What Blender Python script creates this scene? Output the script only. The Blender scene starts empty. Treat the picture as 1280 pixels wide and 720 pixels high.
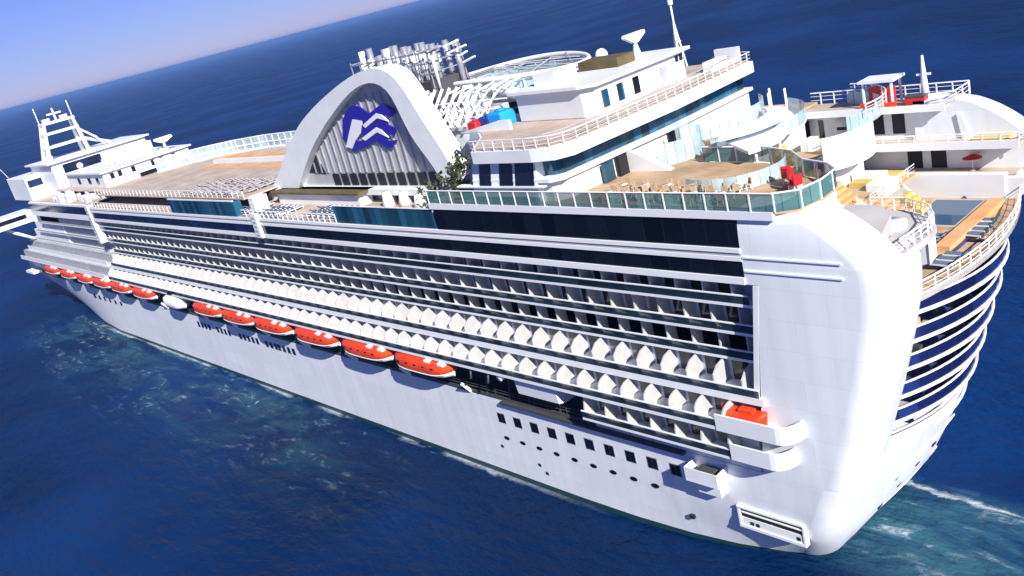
import bpy, bmesh, math, random
from mathutils import Vector, Matrix
random.seed(7)
scene = bpy.context.scene
col = scene.collection
R = math.radians

# ---------------------------------------------------------------- camera
cam_d = bpy.data.cameras.new("camera")
cam = bpy.data.objects.new("camera", cam_d); col.objects.link(cam)
cam_d.sensor_width = 36.0; cam_d.lens = 1100.0 * 36.0 / 1280.0
cam_d.clip_start = 1.0; cam_d.clip_end = 120000.0
# ship axes: x forward, y to port, z up; origin at the stern waterline
CAM_R = ((-0.666364, -0.087074, 0.740525), (-0.706006, 0.393121, -0.589077), (-0.239823, -0.915355, -0.323436))      # rows: ship x, y, z in (right, down, forward) of the camera
m = Matrix(((CAM_R[0][0], -CAM_R[0][1], -CAM_R[0][2], -39.5),
            (CAM_R[1][0], -CAM_R[1][1], -CAM_R[1][2], 73.9),
            (CAM_R[2][0], -CAM_R[2][1], -CAM_R[2][2], 57.5),
            (0, 0, 0, 1)))
cam.matrix_world = m
scene.camera = cam

# ---------------------------------------------------------------- light
SUN_DIR = Vector((-0.80, 0.29, 0.52)).normalized()      # towards the sun: astern, a little to port
elev = math.asin(SUN_DIR.z)
world = bpy.data.worlds.new("World"); scene.world = world; world.use_nodes = True
nt = world.node_tree; nt.nodes.clear()
wo = nt.nodes.new("ShaderNodeOutputWorld"); bg = nt.nodes.new("ShaderNodeBackground")
sky = nt.nodes.new("ShaderNodeTexSky"); sky.sky_type = 'NISHITA'; sky.sun_disc = False
sky.sun_elevation = elev; sky.sun_rotation = math.atan2(SUN_DIR.x, SUN_DIR.y)
sky.air_density = 1.0; sky.dust_density = 0.0; sky.ozone_density = 5.0; sky.altitude = 50
tint = nt.nodes.new("ShaderNodeMix"); tint.data_type = 'RGBA'; tint.blend_type = 'MULTIPLY'
tint.inputs[0].default_value = 1.0; tint.inputs[7].default_value = (0.48, 0.49, 0.95, 1)
nt.links.new(sky.outputs[0], tint.inputs[6]); nt.links.new(tint.outputs[2], bg.inputs[0])
bg.inputs[1].default_value = 0.062
nt.links.new(bg.outputs[0], wo.inputs[0])
sd = bpy.data.lights.new("sun", 'SUN'); sd.energy = 5.0; sd.angle = R(0.53); sd.color = (1.0, 0.95, 0.88)
so = bpy.data.objects.new("sun", sd); col.objects.link(so)
so.rotation_euler = SUN_DIR.to_track_quat('Z', 'Y').to_euler(); so.location = (0, 0, 200)
vs = scene.view_settings
vs.view_transform = 'Standard'; vs.look = 'None'; vs.gamma = 1.0; vs.use_curve_mapping = False
vs.exposure = 0.78
try:
    scene.cycles.max_bounces = 6; scene.cycles.transparent_max_bounces = 8
except Exception: pass

# ---------------------------------------------------------------- materials
def mat(name, base, rough=0.5, metal=0.0, spec=0.5, var=0.0, vscale=1.0, stretch=(1, 1, 1), bump=0.0, bscale=5.0, alpha=1.0, transmission=0.0, base2=None):
    M = bpy.data.materials.new(name); M.use_nodes = True
    t = M.node_tree; b = t.nodes["Principled BSDF"]
    b.inputs["Base Color"].default_value = (*base, 1); b.inputs["Roughness"].default_value = rough
    b.inputs["Metallic"].default_value = metal; b.inputs["Specular IOR Level"].default_value = spec
    b.inputs["Alpha"].default_value = alpha; b.inputs["Transmission Weight"].default_value = transmission
    if var > 0 or base2 or bump > 0:
        tc = t.nodes.new("ShaderNodeTexCoord"); mp = t.nodes.new("ShaderNodeMapping")
        mp.inputs["Scale"].default_value = tuple(vscale * s for s in stretch)
        t.links.new(tc.outputs["Object"], mp.inputs[0])
        n = t.nodes.new("ShaderNodeTexNoise"); n.inputs["Detail"].default_value = 5; n.inputs["Scale"].default_value = 1.0
        t.links.new(mp.outputs[0], n.inputs["Vector"])
        if var > 0 or base2:
            r = t.nodes.new("ShaderNodeValToRGB")
            r.color_ramp.elements[0].position = 0.32; r.color_ramp.elements[1].position = 0.68
            c2 = base2 if base2 else tuple(min(1, c * (1 - var)) for c in base)
            r.color_ramp.elements[0].color = (*c2, 1); r.color_ramp.elements[1].color = (*base, 1)
            t.links.new(n.outputs["Fac"], r.inputs[0]); t.links.new(r.outputs[0], b.inputs["Base Color"])
        if bump > 0:
            n2 = t.nodes.new("ShaderNodeTexNoise"); n2.inputs["Scale"].default_value = bscale; n2.inputs["Detail"].default_value = 3
            t.links.new(tc.outputs["Object"], n2.inputs["Vector"])
            bp = t.nodes.new("ShaderNodeBump"); bp.inputs["Strength"].default_value = bump; bp.inputs["Distance"].default_value = 0.1
            t.links.new(n2.outputs["Fac"], bp.inputs["Height"]); t.links.new(bp.outputs[0], b.inputs["Normal"])
    return M

def plated(name, base, px=6.0, pz=2.7, var=0.08):
    """ship's side plating: slight tone per plate, weld seams, vertical streaks"""
    M = bpy.data.materials.new(name); M.use_nodes = True
    t = M.node_tree; b = t.nodes["Principled BSDF"]; L = t.links.new
    b.inputs["Roughness"].default_value = 0.42
    tc = t.nodes.new("ShaderNodeTexCoord")
    mp = t.nodes.new("ShaderNodeMapping"); mp.inputs["Rotation"].default_value = (R(90), 0, 0)
    L(tc.outputs["Object"], mp.inputs[0])
    br = t.nodes.new("ShaderNodeTexBrick"); br.inputs["Scale"].default_value = 1.0
    br.inputs["Brick Width"].default_value = px; br.inputs["Row Height"].default_value = pz
    br.inputs["Mortar Size"].default_value = 0.02; br.inputs["Mortar Smooth"].default_value = 0.6
    br.inputs["Color1"].default_value = (1, 1, 1, 1); br.inputs["Color2"].default_value = (0.94, 0.94, 0.945, 1)
    br.inputs["Mortar"].default_value = (0.80, 0.80, 0.82, 1)
    L(mp.outputs[0], br.inputs["Vector"])
    m2 = t.nodes.new("ShaderNodeMapping"); m2.inputs["Scale"].default_value = (0.9, 0.9, 0.05)
    L(tc.outputs["Object"], m2.inputs[0])
    n = t.nodes.new("ShaderNodeTexNoise"); n.inputs["Scale"].default_value = 1.0; n.inputs["Detail"].default_value = 6
    L(m2.outputs[0], n.inputs["Vector"])
    r = t.nodes.new("ShaderNodeValToRGB"); r.color_ramp.elements[0].position = 0.3; r.color_ramp.elements[1].position = 0.65
    r.color_ramp.elements[0].color = (1 - var, 1 - var * 1.05, 1 - var * 1.1, 1); r.color_ramp.elements[1].color = (1, 1, 1, 1)
    L(n.outputs["Fac"], r.inputs[0])
    mx = t.nodes.new("ShaderNodeMix"); mx.data_type = 'RGBA'; mx.blend_type = 'MULTIPLY'; mx.inputs[0].default_value = 1
    L(br.outputs["Color"], mx.inputs[6]); L(r.outputs[0], mx.inputs[7])
    m3 = t.nodes.new("ShaderNodeMix"); m3.data_type = 'RGBA'; m3.blend_type = 'MULTIPLY'; m3.inputs[0].default_value = 1
    m3.inputs[6].default_value = (*base, 1); L(mx.outputs[2], m3.inputs[7]); L(m3.outputs[2], b.inputs["Base Color"])
    bp = t.nodes.new("ShaderNodeBump"); bp.inputs["Strength"].default_value = 0.25; bp.inputs["Distance"].default_value = 0.05
    n3 = t.nodes.new("ShaderNodeTexNoise"); n3.inputs["Scale"].default_value = 0.35; n3.inputs["Detail"].default_value = 2
    L(tc.outputs["Object"], n3.inputs["Vector"]); L(n3.outputs["Fac"], bp.inputs["Height"]); L(bp.outputs[0], b.inputs["Normal"])
    return M

def glazed(name, base, pane=1.5, rough=0.08, tone=0.5, alpha=1.0):
    """window band: panes of slightly different tone, thin mullions (x spacing)"""
    M = bpy.data.materials.new(name); M.use_nodes = True
    t = M.node_tree; b = t.nodes["Principled BSDF"]; L = t.links.new
    b.inputs["Roughness"].default_value = rough; b.inputs["Alpha"].default_value = alpha
    tc = t.nodes.new("ShaderNodeTexCoord"); sx = t.nodes.new("ShaderNodeSeparateXYZ"); L(tc.outputs["Object"], sx.inputs[0])
    ad = t.nodes.new("ShaderNodeMath"); ad.operation = 'ADD'; L(sx.outputs[0], ad.inputs[0]); L(sx.outputs[1], ad.inputs[1])
    dv = t.nodes.new("ShaderNodeMath"); dv.operation = 'DIVIDE'; L(ad.outputs[0], dv.inputs[0]); dv.inputs[1].default_value = pane
    fl = t.nodes.new("ShaderNodeMath"); fl.operation = 'FLOOR'; L(dv.outputs[0], fl.inputs[0])
    wn = t.nodes.new("ShaderNodeTexWhiteNoise"); wn.noise_dimensions = '1D'; L(fl.outputs[0], wn.inputs["W"])
    fr = t.nodes.new("ShaderNodeMath"); fr.operation = 'FRACT'; L(dv.outputs[0], fr.inputs[0])
    lt = t.nodes.new("ShaderNodeMath"); lt.operation = 'LESS_THAN'; L(fr.outputs[0], lt.inputs[0]); lt.inputs[1].default_value = 0.06
    r = t.nodes.new("ShaderNodeMix"); r.data_type = 'RGBA'
    r.inputs[6].default_value = (*(c * (1 - tone) for c in base), 1); r.inputs[7].default_value = (*(c * (1 + tone) for c in base), 1)
    L(wn.outputs["Value"], r.inputs[0])
    r2 = t.nodes.new("ShaderNodeMix"); r2.data_type = 'RGBA'; L(lt.outputs[0], r2.inputs[0]); L(r.outputs[2], r2.inputs[6])
    r2.inputs[7].default_value = (*(c * 0.4 + 0.01 for c in base), 1)
    L(r2.outputs[2], b.inputs["Base Color"])
    return M

def planked(name, c1, c2, w=0.6):
    M = bpy.data.materials.new(name); M.use_nodes = True
    t = M.node_tree; b = t.nodes["Principled BSDF"]; L = t.links.new
    b.inputs["Roughness"].default_value = 0.8
    tc = t.nodes.new("ShaderNodeTexCoord")
    n = t.nodes.new("ShaderNodeTexNoise"); n.inputs["Scale"].default_value = 0.25; n.inputs["Detail"].default_value = 6; L(tc.outputs["Object"], n.inputs["Vector"])
    mp = t.nodes.new("ShaderNodeMapping"); mp.inputs["Scale"].default_value = (0.4, 6, 1); L(tc.outputs["Object"], mp.inputs[0])
    n2 = t.nodes.new("ShaderNodeTexNoise"); n2.inputs["Scale"].default_value = 1 / w; n2.inputs["Detail"].default_value = 2; L(mp.outputs[0], n2.inputs["Vector"])
    ad = t.nodes.new("ShaderNodeMath"); ad.operation = 'MULTIPLY_ADD'; L(n2.outputs["Fac"], ad.inputs[0]); ad.inputs[1].default_value = 0.6
    L(n.outputs["Fac"], ad.inputs[2])
    r = t.nodes.new("ShaderNodeValToRGB"); r.color_ramp.elements[0].position = 0.55; r.color_ramp.elements[1].position = 1.0
    r.color_ramp.elements[0].color = (*c1, 1); r.color_ramp.elements[1].color = (*c2, 1)
    L(ad.outputs[0], r.inputs[0]); L(r.outputs[0], b.inputs["Base Color"])
    return M

M = {}
M['hull'] = plated("hull_paint", (0.765, 0.80, 0.835))
M['white'] = mat("white_paint", (0.765, 0.79, 0.805), 0.45, var=0.08, vscale=0.4)
M['trim'] = mat("white_trim", (0.78, 0.80, 0.82), 0.4)
M['grey'] = mat("grey_paint", (0.42, 0.43, 0.46), 0.6, var=0.2, vscale=0.5)
M['greydeck'] = mat("grey_deck_coating", (0.50, 0.48, 0.47), 0.8, var=0.18, vscale=0.35)
M['boot'] = mat("boot_topping", (0.012, 0.05, 0.055), 0.4)
M['dark'] = glazed("dark_window_glass", (0.004, 0.006, 0.012), 2.2, 0.14)
M['navy'] = glazed("navy_window_glass", (0.006, 0.014, 0.05), 3.0, 0.15)
M['sternblue'] = glazed("blue_stern_glass", (0.016, 0.03, 0.22), 2.6, 0.25, 0.5)
M['teal'] = glazed("teal_window_glass", (0.015, 0.075, 0.13), 1.3, 0.1, 0.6)
M['screen'] = glazed("teal_wind_screen", (0.09, 0.22, 0.22), 1.6, 0.1, 0.35, 0.62)
M['pale_screen'] = glazed("pale_wind_screen", (0.50, 0.68, 0.72), 1.4, 0.1, 0.2, 0.5)
M['balu'] = glazed("balcony_glass", (0.012, 0.03, 0.05), 2.95, 0.1, 0.6, 0.72)
M['sternbalu'] = glazed('blue_balcony_glass', (0.010, 0.022, 0.12), 2.6, 0.12, 0.6, 0.9)
M['door'] = glazed("balcony_door_glass", (0.010, 0.014, 0.022), 0.9, 0.1, 0.7)
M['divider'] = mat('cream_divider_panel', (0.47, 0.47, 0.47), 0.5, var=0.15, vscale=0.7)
M['sternfloor'] = mat('navy_balcony_floor', (0.03, 0.04, 0.13), 0.7)
M['door_b'] = glazed('balcony_door_half_curtain', (0.05, 0.055, 0.065), 0.6, 0.15, 0.9)
M['door_c'] = mat('drawn_curtain', (0.26, 0.24, 0.21), 0.8, var=0.3, vscale=2)
M['cabin'] = mat("cabin_wall", (0.46, 0.52, 0.66), 0.6)
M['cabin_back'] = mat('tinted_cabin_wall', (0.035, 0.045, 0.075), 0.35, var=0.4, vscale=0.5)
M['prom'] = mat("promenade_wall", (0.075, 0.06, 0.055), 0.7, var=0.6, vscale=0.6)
M['teak'] = planked("teak_deck", (0.30, 0.20, 0.11), (0.54, 0.38, 0.23))
M['beige'] = planked("beige_deck", (0.34, 0.27, 0.21), (0.54, 0.45, 0.37))
M['orangedeck'] = planked("orange_deck", (0.55, 0.25, 0.08), (0.72, 0.42, 0.2))
M['olive'] = mat("olive_awning", (0.13, 0.10, 0.035), 0.8, var=0.4, vscale=0.6)
M['boat_orange'] = mat("orange_canopy", (0.80, 0.060, 0.010), 0.45, var=0.25, vscale=0.5)
M['boat_white'] = mat("boat_white", (0.8, 0.79, 0.76), 0.4)
M['black'] = mat("black_gap", (0.008, 0.008, 0.01), 0.7)
M['steel'] = mat("dark_steel", (0.08, 0.08, 0.085), 0.5, metal=0.3)
M['silver'] = mat("pipe_metal", (0.55, 0.56, 0.60), 0.35, metal=0.6, var=0.25, vscale=0.5)
M['louvre'] = mat("grey_slats", (0.52, 0.52, 0.53), 0.55, metal=0.2, var=0.25, vscale=0.5, stretch=(1, 1, 0.15))
M['logo'] = mat("logo_blue", (0.020, 0.012, 0.33), 0.4)
M['red'] = mat("red_paint", (0.55, 0.015, 0.02), 0.5)
M['blue'] = mat("blue_vinyl", (0.01, 0.30, 0.75), 0.5)
M['bluedark'] = mat("navy_vinyl", (0.01, 0.04, 0.25), 0.5)
M['yellow'] = mat("yellow_mat", (0.60, 0.46, 0.12), 0.7, var=0.25, vscale=1.0)
M['pool'] = mat("pool_water", (0.05, 0.10, 0.18), 0.05)
M['lounge'] = mat("lounger_fabric", (0.10, 0.14, 0.2), 0.8)
M['pale_fabric'] = mat('pale_lounger_fabric', (0.34, 0.31, 0.33), 0.8)
M['foliage'] = mat("olive_leaves", (0.07, 0.075, 0.03), 0.7, base2=(0.03, 0.035, 0.015), vscale=2)

# ---------------------------------------------------------------- mesh builder
class MB:
    def __init__(self): self.v = []; self.f = []; self.m = []; self.mi = 0; self.sm = []
    def add(self, vs, fs, smooth=False):
        o = len(self.v); self.v += [tuple(p) for p in vs]
        for f in fs: self.f.append(tuple(i + o for i in f)); self.m.append(self.mi); self.sm.append(smooth)
        return self
    def box(self, x0, x1, y0, y1, z0, z1):
        if x0 > x1: x0, x1 = x1, x0
        if y0 > y1: y0, y1 = y1, y0
        if z0 > z1: z0, z1 = z1, z0
        p = [(x0, y0, z0), (x1, y0, z0), (x1, y1, z0), (x0, y1, z0), (x0, y0, z1), (x1, y0, z1), (x1, y1, z1), (x0, y1, z1)]
        return self.add(p, [(3, 2, 1, 0), (4, 5, 6, 7), (0, 1, 5, 4), (1, 2, 6, 5), (2, 3, 7, 6), (3, 0, 4, 7)])
    def prism(self, poly, axis, a, b, smooth=False):
        """polygon extruded along axis ('x': poly is (y,z); 'y': (x,z); 'z': (x,y)) from a to b"""
        def P(u, w, t): return {'x': (t, u, w), 'y': (u, t, w), 'z': (u, w, t)}[axis]
        n = len(poly)
        vs = [P(u, w, a) for u, w in poly] + [P(u, w, b) for u, w in poly]
        fs = [tuple(range(n)), tuple(range(2 * n - 1, n - 1, -1))]
        fs += [((i + 1) % n, i, n + i, n + (i + 1) % n) for i in range(n)]
        return self.add(vs, fs, smooth)
    def tube(self, pts, r, n=6, closed=False, r2=None):
        pts = [Vector(p) for p in pts]; k = len(pts); rings = []
        for i, p in enumerate(pts):
            d = (pts[min(i + 1, k - 1)] - pts[max(i - 1, 0)])
            if closed: d = pts[(i + 1) % k] - pts[i - 1]
            d.normalize()
            u = d.cross(Vector((0, 0, 1)))
            if u.length < 1e-3: u = Vector((1, 0, 0))
            u.normalize(); w = u.cross(d)
            rr = r if r2 is None else r + (r2 - r) * i / max(1, k - 1)
            rings.append([p + (u * math.cos(2 * math.pi * j / n) + w * math.sin(2 * math.pi * j / n)) * rr for j in range(n)])
        vs = [q for ring in rings for q in ring]; fs = []
        for i in range(k if closed else k - 1):
            a = i * n; b = ((i + 1) % k) * n
            for j in range(n): fs.append((a + j, a + (j + 1) % n, b + (j + 1) % n, b + j))
        if not closed: fs += [tuple(range(n - 1, -1, -1)), tuple(range((k - 1) * n, k * n))]
        return self.add(vs, fs, n > 5)
    def loft(self, rings, closed=True, caps=True, smooth=True):
        n = len(rings[0]); vs = [p for r in rings for p in r]; fs = []
        for i in range(len(rings) - 1):
            for j in range(n if closed else n - 1):
                fs.append((i * n + j, i * n + (j + 1) % n, (i + 1) * n + (j + 1) % n, (i + 1) * n + j))
        self.add(vs, fs, smooth)
        if caps:
            self.add(rings[0], [tuple(range(n))]); self.add(rings[-1], [tuple(range(n))])
        return self
    def wall(self, path, z0, z1, th=0.12):
        """vertical sheet with thickness along a plan path [(x,y)...]"""
        P = [Vector((a, b)) for a, b in path]; k = len(P); off = []
        for i in range(k):
            d = (P[min(i + 1, k - 1)] - P[max(i - 1, 0)]).normalized(); off.append(Vector((-d.y, d.x)) * th)
        rings = [[(p.x, p.y, z0), (p.x + o.x, p.y + o.y, z0), (p.x + o.x, p.y + o.y, z1), (p.x, p.y, z1)] for p, o in zip(P, off)]
        return self.loft(rings, smooth=False)
    def build(self, name, mats, parent=None, bevel=0.0, auto=None):
        me = bpy.data.meshes.new(name); me.from_pydata(self.v, [], self.f)
        for mm in (mats if isinstance(mats, (list, tuple)) else [mats]): me.materials.append(mm)
        for p, i, s in zip(me.polygons, self.m, self.sm): p.material_index = i; p.use_smooth = s
        bm = bmesh.new(); bm.from_mesh(me)
        bmesh.ops.recalc_face_normals(bm, faces=bm.faces)
        bm.to_mesh(me); bm.free()
        o = bpy.data.objects.new(name, me); col.objects.link(o)
        if parent: o.parent = parent
        if bevel:
            b = o.modifiers.new("bevel", 'BEVEL'); b.width = bevel; b.segments = 2; b.limit_method = 'ANGLE'
        return o

def tag(o, label=None, cat=None, group=None, kind=None):
    for k, v in (("label", label), ("category", cat), ("group", group), ("kind", kind)):
        if v: o[k] = v
    return o
def empty(name, loc, label, cat, group=None, rz=0):
    o = bpy.data.objects.new(name, None); col.objects.link(o); o.location = loc; o.rotation_euler.z = rz
    o.empty_display_size = 0.5
    return tag(o, label, cat, group)
def copy_tree(o):
    c = o.copy(); col.objects.link(c)
    for ch in o.children:
        d = ch.copy(); col.objects.link(d); d.parent = c
        for g in ch.children:
            e = g.copy(); col.objects.link(e); e.parent = d
    return c
def lerp(a, b, t): return a + (b - a) * t
def interp(x, tab):
    if x <= tab[0][0]: return tab[0][1]
    for (a, fa), (b, fb) in zip(tab, tab[1:]):
        if x <= b: return lerp(fa, fb, (x - a) / (b - a))
    return tab[-1][1]
def box(name, mm, parent, *a, bevel=0.0): return MB().box(*a).build(name, mm, parent, bevel)

# ---------------------------------------------------------------- sea
def make_sea():
    Mw = bpy.data.materials.new("sea_water"); Mw.use_nodes = True
    t = Mw.node_tree; b = t.nodes["Principled BSDF"]; L = t.links.new
    def N(k, **kw):
        n = t.nodes.new(k)
        for a, v in kw.items(): setattr(n, a, v)
        return n
    def math_(op, a, c=None, d=None):
        n = N("ShaderNodeMath", operation=op)
        for i, v in enumerate((a, c, d)):
            if v is None: continue
            if isinstance(v, (int, float)): n.inputs[i].default_value = v
            else: L(v, n.inputs[i])
        return n.outputs[0]
    tc = N("ShaderNodeTexCoord"); sx = N("ShaderNodeSeparateXYZ"); L(tc.outputs["Object"], sx.inputs[0])
    X, Y = sx.outputs[0], sx.outputs[1]
    def noise(scale, detail=4, rough=0.55, stretch=(1, 1, 1), rot=0, dist=0.0):
        mp = N("ShaderNodeMapping"); mp.inputs["Scale"].default_value = stretch; mp.inputs["Rotation"].default_value = (0, 0, rot)
        L(tc.outputs["Object"], mp.inputs[0])
        n = N("ShaderNodeTexNoise"); n.inputs["Scale"].default_value = scale; n.inputs["Detail"].default_value = detail
        n.inputs["Roughness"].default_value = rough; n.inputs["Distortion"].default_value = dist
        L(mp.outputs[0], n.inputs["Vector"]); return n.outputs["Fac"]
    def smooth(v, lo, hi, a=0.0, c=1.0):
        n = N("ShaderNodeMapRange", interpolation_type='SMOOTHSTEP'); L(v, n.inputs[0])
        n.inputs[1].default_value = lo; n.inputs[2].default_value = hi; n.inputs[3].default_value = a; n.inputs[4].default_value = c
        return n.outputs[0]
    # disturbed, aerated water along the port side and astern
    side = math_('MULTIPLY', smooth(Y, 14, 20), smooth(Y, 22, 44, 1, 0))
    side = math_('MULTIPLY', side, math_('MULTIPLY', smooth(X, 30, 110), smooth(X, 195, 240, 1, 0)))
    aft = math_('MULTIPLY', smooth(X, -90, -25), smooth(X, 1, 5, 1, 0))
    aft = math_('MULTIPLY', aft, math_('MULTIPLY', smooth(Y, -2.5, 1.5), smooth(Y, 9, 17, 1, 0)))
    aft = math_('MULTIPLY', aft, 1.0)
    zone = math_('MAXIMUM', side, aft)
    big = noise(0.035, 5, 0.6, dist=1.0); mid = noise(0.11, 6, 0.65, (0.4, 1.5, 1), dist=1.2); fine = noise(0.35, 6, 0.7, (0.35, 1.6, 1), 0.12, 1.4)
    aer = math_('MAXIMUM', math_('MULTIPLY', math_('MULTIPLY', side, 0.62), smooth(math_('ADD', math_('MULTIPLY', big, 0.45), math_('MULTIPLY', mid, 0.55)), 0.44, 0.60)), math_('MULTIPLY', aft, smooth(mid, 0.30, 0.62)))
    vor = N("ShaderNodeTexVoronoi", feature='DISTANCE_TO_EDGE'); vor.inputs["Scale"].default_value = 0.22
    mp = N("ShaderNodeMapping"); L(tc.outputs["Object"], mp.inputs[0])
    dn = N("ShaderNodeTexNoise"); dn.inputs["Scale"].default_value = 0.15; dn.inputs["Detail"].default_value = 5; L(tc.outputs["Object"], dn.inputs["Vector"])
    va = N("ShaderNodeVectorMath", operation='MULTIPLY_ADD'); L(dn.outputs["Color"], va.inputs[0]); va.inputs[1].default_value = (16, 9, 0); L(mp.outputs[0], va.inputs[2])
    L(va.outputs[0], vor.inputs["Vector"])
    lace = smooth(vor.outputs["Distance"], 0.0, 0.13, 1, 0)
    foam = math_('MULTIPLY', math_('MULTIPLY', lace, smooth(fine, 0.47, 0.68)), math_('MULTIPLY', zone, smooth(mid, 0.45, 0.62)))
    # bow-wave edge line astern: a bright ragged streak at the wake's rim
    rimc = math_('ADD', Y, math_('MULTIPLY', math_('SUBTRACT', noise(0.35, 4, 0.6), 0.5), 3.0))
    rim = math_('MULTIPLY', smooth(math_('ABSOLUTE', math_('ADD', math_('ADD', rimc, math_('MULTIPLY', X, 0.10)), 0.6)), 0.1, 0.75, 1, 0), math_('MULTIPLY', smooth(X, -60, -30), smooth(X, 0, 3, 1, 0)))
    rim = math_('MULTIPLY', rim, smooth(fine, 0.36, 0.56))
    lap = math_('MULTIPLY', smooth(math_('ADD', Y, math_('MULTIPLY', fine, -2.4)), 17.0, 17.7, 1, 0), math_('MULTIPLY', math_('MULTIPLY', smooth(X, 20, 60), smooth(X, 185, 200, 1, 0)), smooth(Y, 10, 12)))
    rim = math_('MAXIMUM', rim, math_('MULTIPLY', lap, smooth(mid, 0.42, 0.6)))
    foam = math_('MINIMUM', math_('MAXIMUM', foam, rim), 1.0)
    deep = N("ShaderNodeMix", data_type='RGBA'); deep.inputs[6].default_value = (0.0011, 0.0125, 0.055, 1); deep.inputs[7].default_value = (0.0020, 0.028, 0.120, 1)
    L(smooth(noise(0.012, 3), 0.35, 0.65), deep.inputs[0])
    c1 = N("ShaderNodeMix", data_type='RGBA'); L(math_('MULTIPLY', aer, 0.82), c1.inputs[0]); L(deep.outputs[2], c1.inputs[6]); c1.inputs[7].default_value = (0.035, 0.125, 0.165, 1)
    c2 = N("ShaderNodeMix", data_type='RGBA'); L(math_('MULTIPLY', foam, 0.62), c2.inputs[0]); L(c1.outputs[2], c2.inputs[6]); c2.inputs[7].default_value = (0.6, 0.68, 0.72, 1)
    t.nodes.remove(b)
    out = [n for n in t.nodes if n.type == 'OUTPUT_MATERIAL'][0]
    df = N("ShaderNodeBsdfDiffuse"); gl = N("ShaderNodeBsdfGlossy"); gl.inputs["Roughness"].default_value = 0.16
    L(c2.outputs[2], df.inputs["Color"])
    fr = N("ShaderNodeFresnel"); fr.inputs["IOR"].default_value = 1.33
    fac = math_('MINIMUM', math_('MULTIPLY', fr.outputs[0], math_('SUBTRACT', 0.5, math_('MULTIPLY', foam, 0.5))), 0.14)
    mxs = N("ShaderNodeMixShader"); L(fac, mxs.inputs[0]); L(df.outputs[0], mxs.inputs[1]); L(gl.outputs[0], mxs.inputs[2])
    L(mxs.outputs[0], out.inputs["Surface"])
    # waves
    h = math_('MULTIPLY', noise(0.09, 4, 0.5, (1, 2.2, 1), R(20)), 0.9)
    h = math_('ADD', h, math_('MULTIPLY', noise(0.32, 5, 0.6, (1, 2.0, 1), R(28)), 0.40))
    h = math_('ADD', h, math_('MULTIPLY', noise(1.1, 4, 0.6, (1, 1.6, 1), R(10)), 0.10))
    h = math_('ADD', h, math_('MULTIPLY', foam, 0.08))
    bp = N("ShaderNodeBump"); bp.inputs["Strength"].default_value = 1.0; bp.inputs["Distance"].default_value = 1.6
    L(h, bp.inputs["Height"])
    for n in (df, gl, fr): L(bp.outputs[0], n.inputs["Normal"])
    mb = MB(); n = 96; rad = (0.5, 60, 250, 1000, 5000, 20000, 60000)
    vs = [(80, 0, 0)]; fs = []
    for r in rad: vs += [(80 + r * math.cos(2 * math.pi * i / n), r * math.sin(2 * math.pi * i / n), 0) for i in range(n)]
    fs += [(0, 1 + i, 1 + (i + 1) % n) for i in range(n)]
    for k in range(len(rad) - 1):
        a = 1 + k * n; c = a + n
        fs += [(a + i, c + i, c + (i + 1) % n, a + (i + 1) % n) for i in range(n)]
    mb.add(vs, fs)
    tag(mb.build("sea", Mw), kind="structure")
make_sea()

# ---------------------------------------------------------------- air over the sea
def make_haze():
    Mh = bpy.data.materials.new("sea_haze"); Mh.use_nodes = True
    t = Mh.node_tree; t.nodes.clear()
    o = t.nodes.new("ShaderNodeOutputMaterial"); v = t.nodes.new("ShaderNodeVolumePrincipled")
    v.inputs["Color"].default_value = (0.26, 0.50, 1.0, 1); v.inputs["Density"].default_value = 0.00013
    v.inputs["Anisotropy"].default_value = 0.2
    t.links.new(v.outputs[0], o.inputs["Volume"])
    me = bpy.data.meshes.new("haze"); S = 61000.0
    p = [(x, y, z) for z in (-3.5, 66.0) for x, y in ((-S, -S), (S, -S), (S, S), (-S, S))]
    me.from_pydata(p, [], [(3, 2, 1, 0), (4, 5, 6, 7), (0, 1, 5, 4), (1, 2, 6, 5), (2, 3, 7, 6), (3, 0, 4, 7)]); me.materials.append(Mh)
    h = bpy.data.objects.new("haze", me); col.objects.link(h); h["kind"] = "stuff"
make_haze()

# ================================================================ the ship
ship = empty("cruise_ship", (0, 0, 0), "huge white cruise ship with rows of balconies, orange lifeboats and a tall white funnel arch", "cruise ship")

# stern profile: x of the transom at each height
XS = [(-3, 2.0), (0, -0.3), (2.7, -2.1), (4.4, -3.0), (10.6, -5.6), (12.6, -6.5), (16, -7.6), (21.5, -9.3), (24, -9.9), (26, -10.5), (29.5, -11.1), (31.3, -11.1),
      (32.2, -10.7), (33, -10.0), (34, -8.9), (35.1, -7.3), (35.8, -5.9), (36.3, -4.2)]
def xs(z): return interp(z, XS)
YW = [(0, 13.2), (3, 14.8), (8, 16.3), (13, 17.2), (20, 17.8), (28, 18), (186, 18), (200, 16.9), (212, 15.2), (225, 13.0), (240, 9.8), (255, 6.2), (268, 2.6), (278, 0.25)]
YT = [(0, 18), (244, 18), (252, 17.2), (262, 15.0), (272, 11.2), (282, 6.0), (290, 0.3)]
def halfb(x, z):
    t = max(0.0, min(1.0, z / 11.4)); s = t ** 0.75
    if x < 30: s = min(1.0, max(0, z) / 6.0) ** 0.8 if z > 0 else 0
    xx = min(x, 278)
    yt = interp(x, YT); yw = interp(x - 12 * s if x > 186 else x, YW)
    return lerp(interp(x, YW) if x <= 278 else 0.25 * (1 - t), yt, s)

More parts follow.
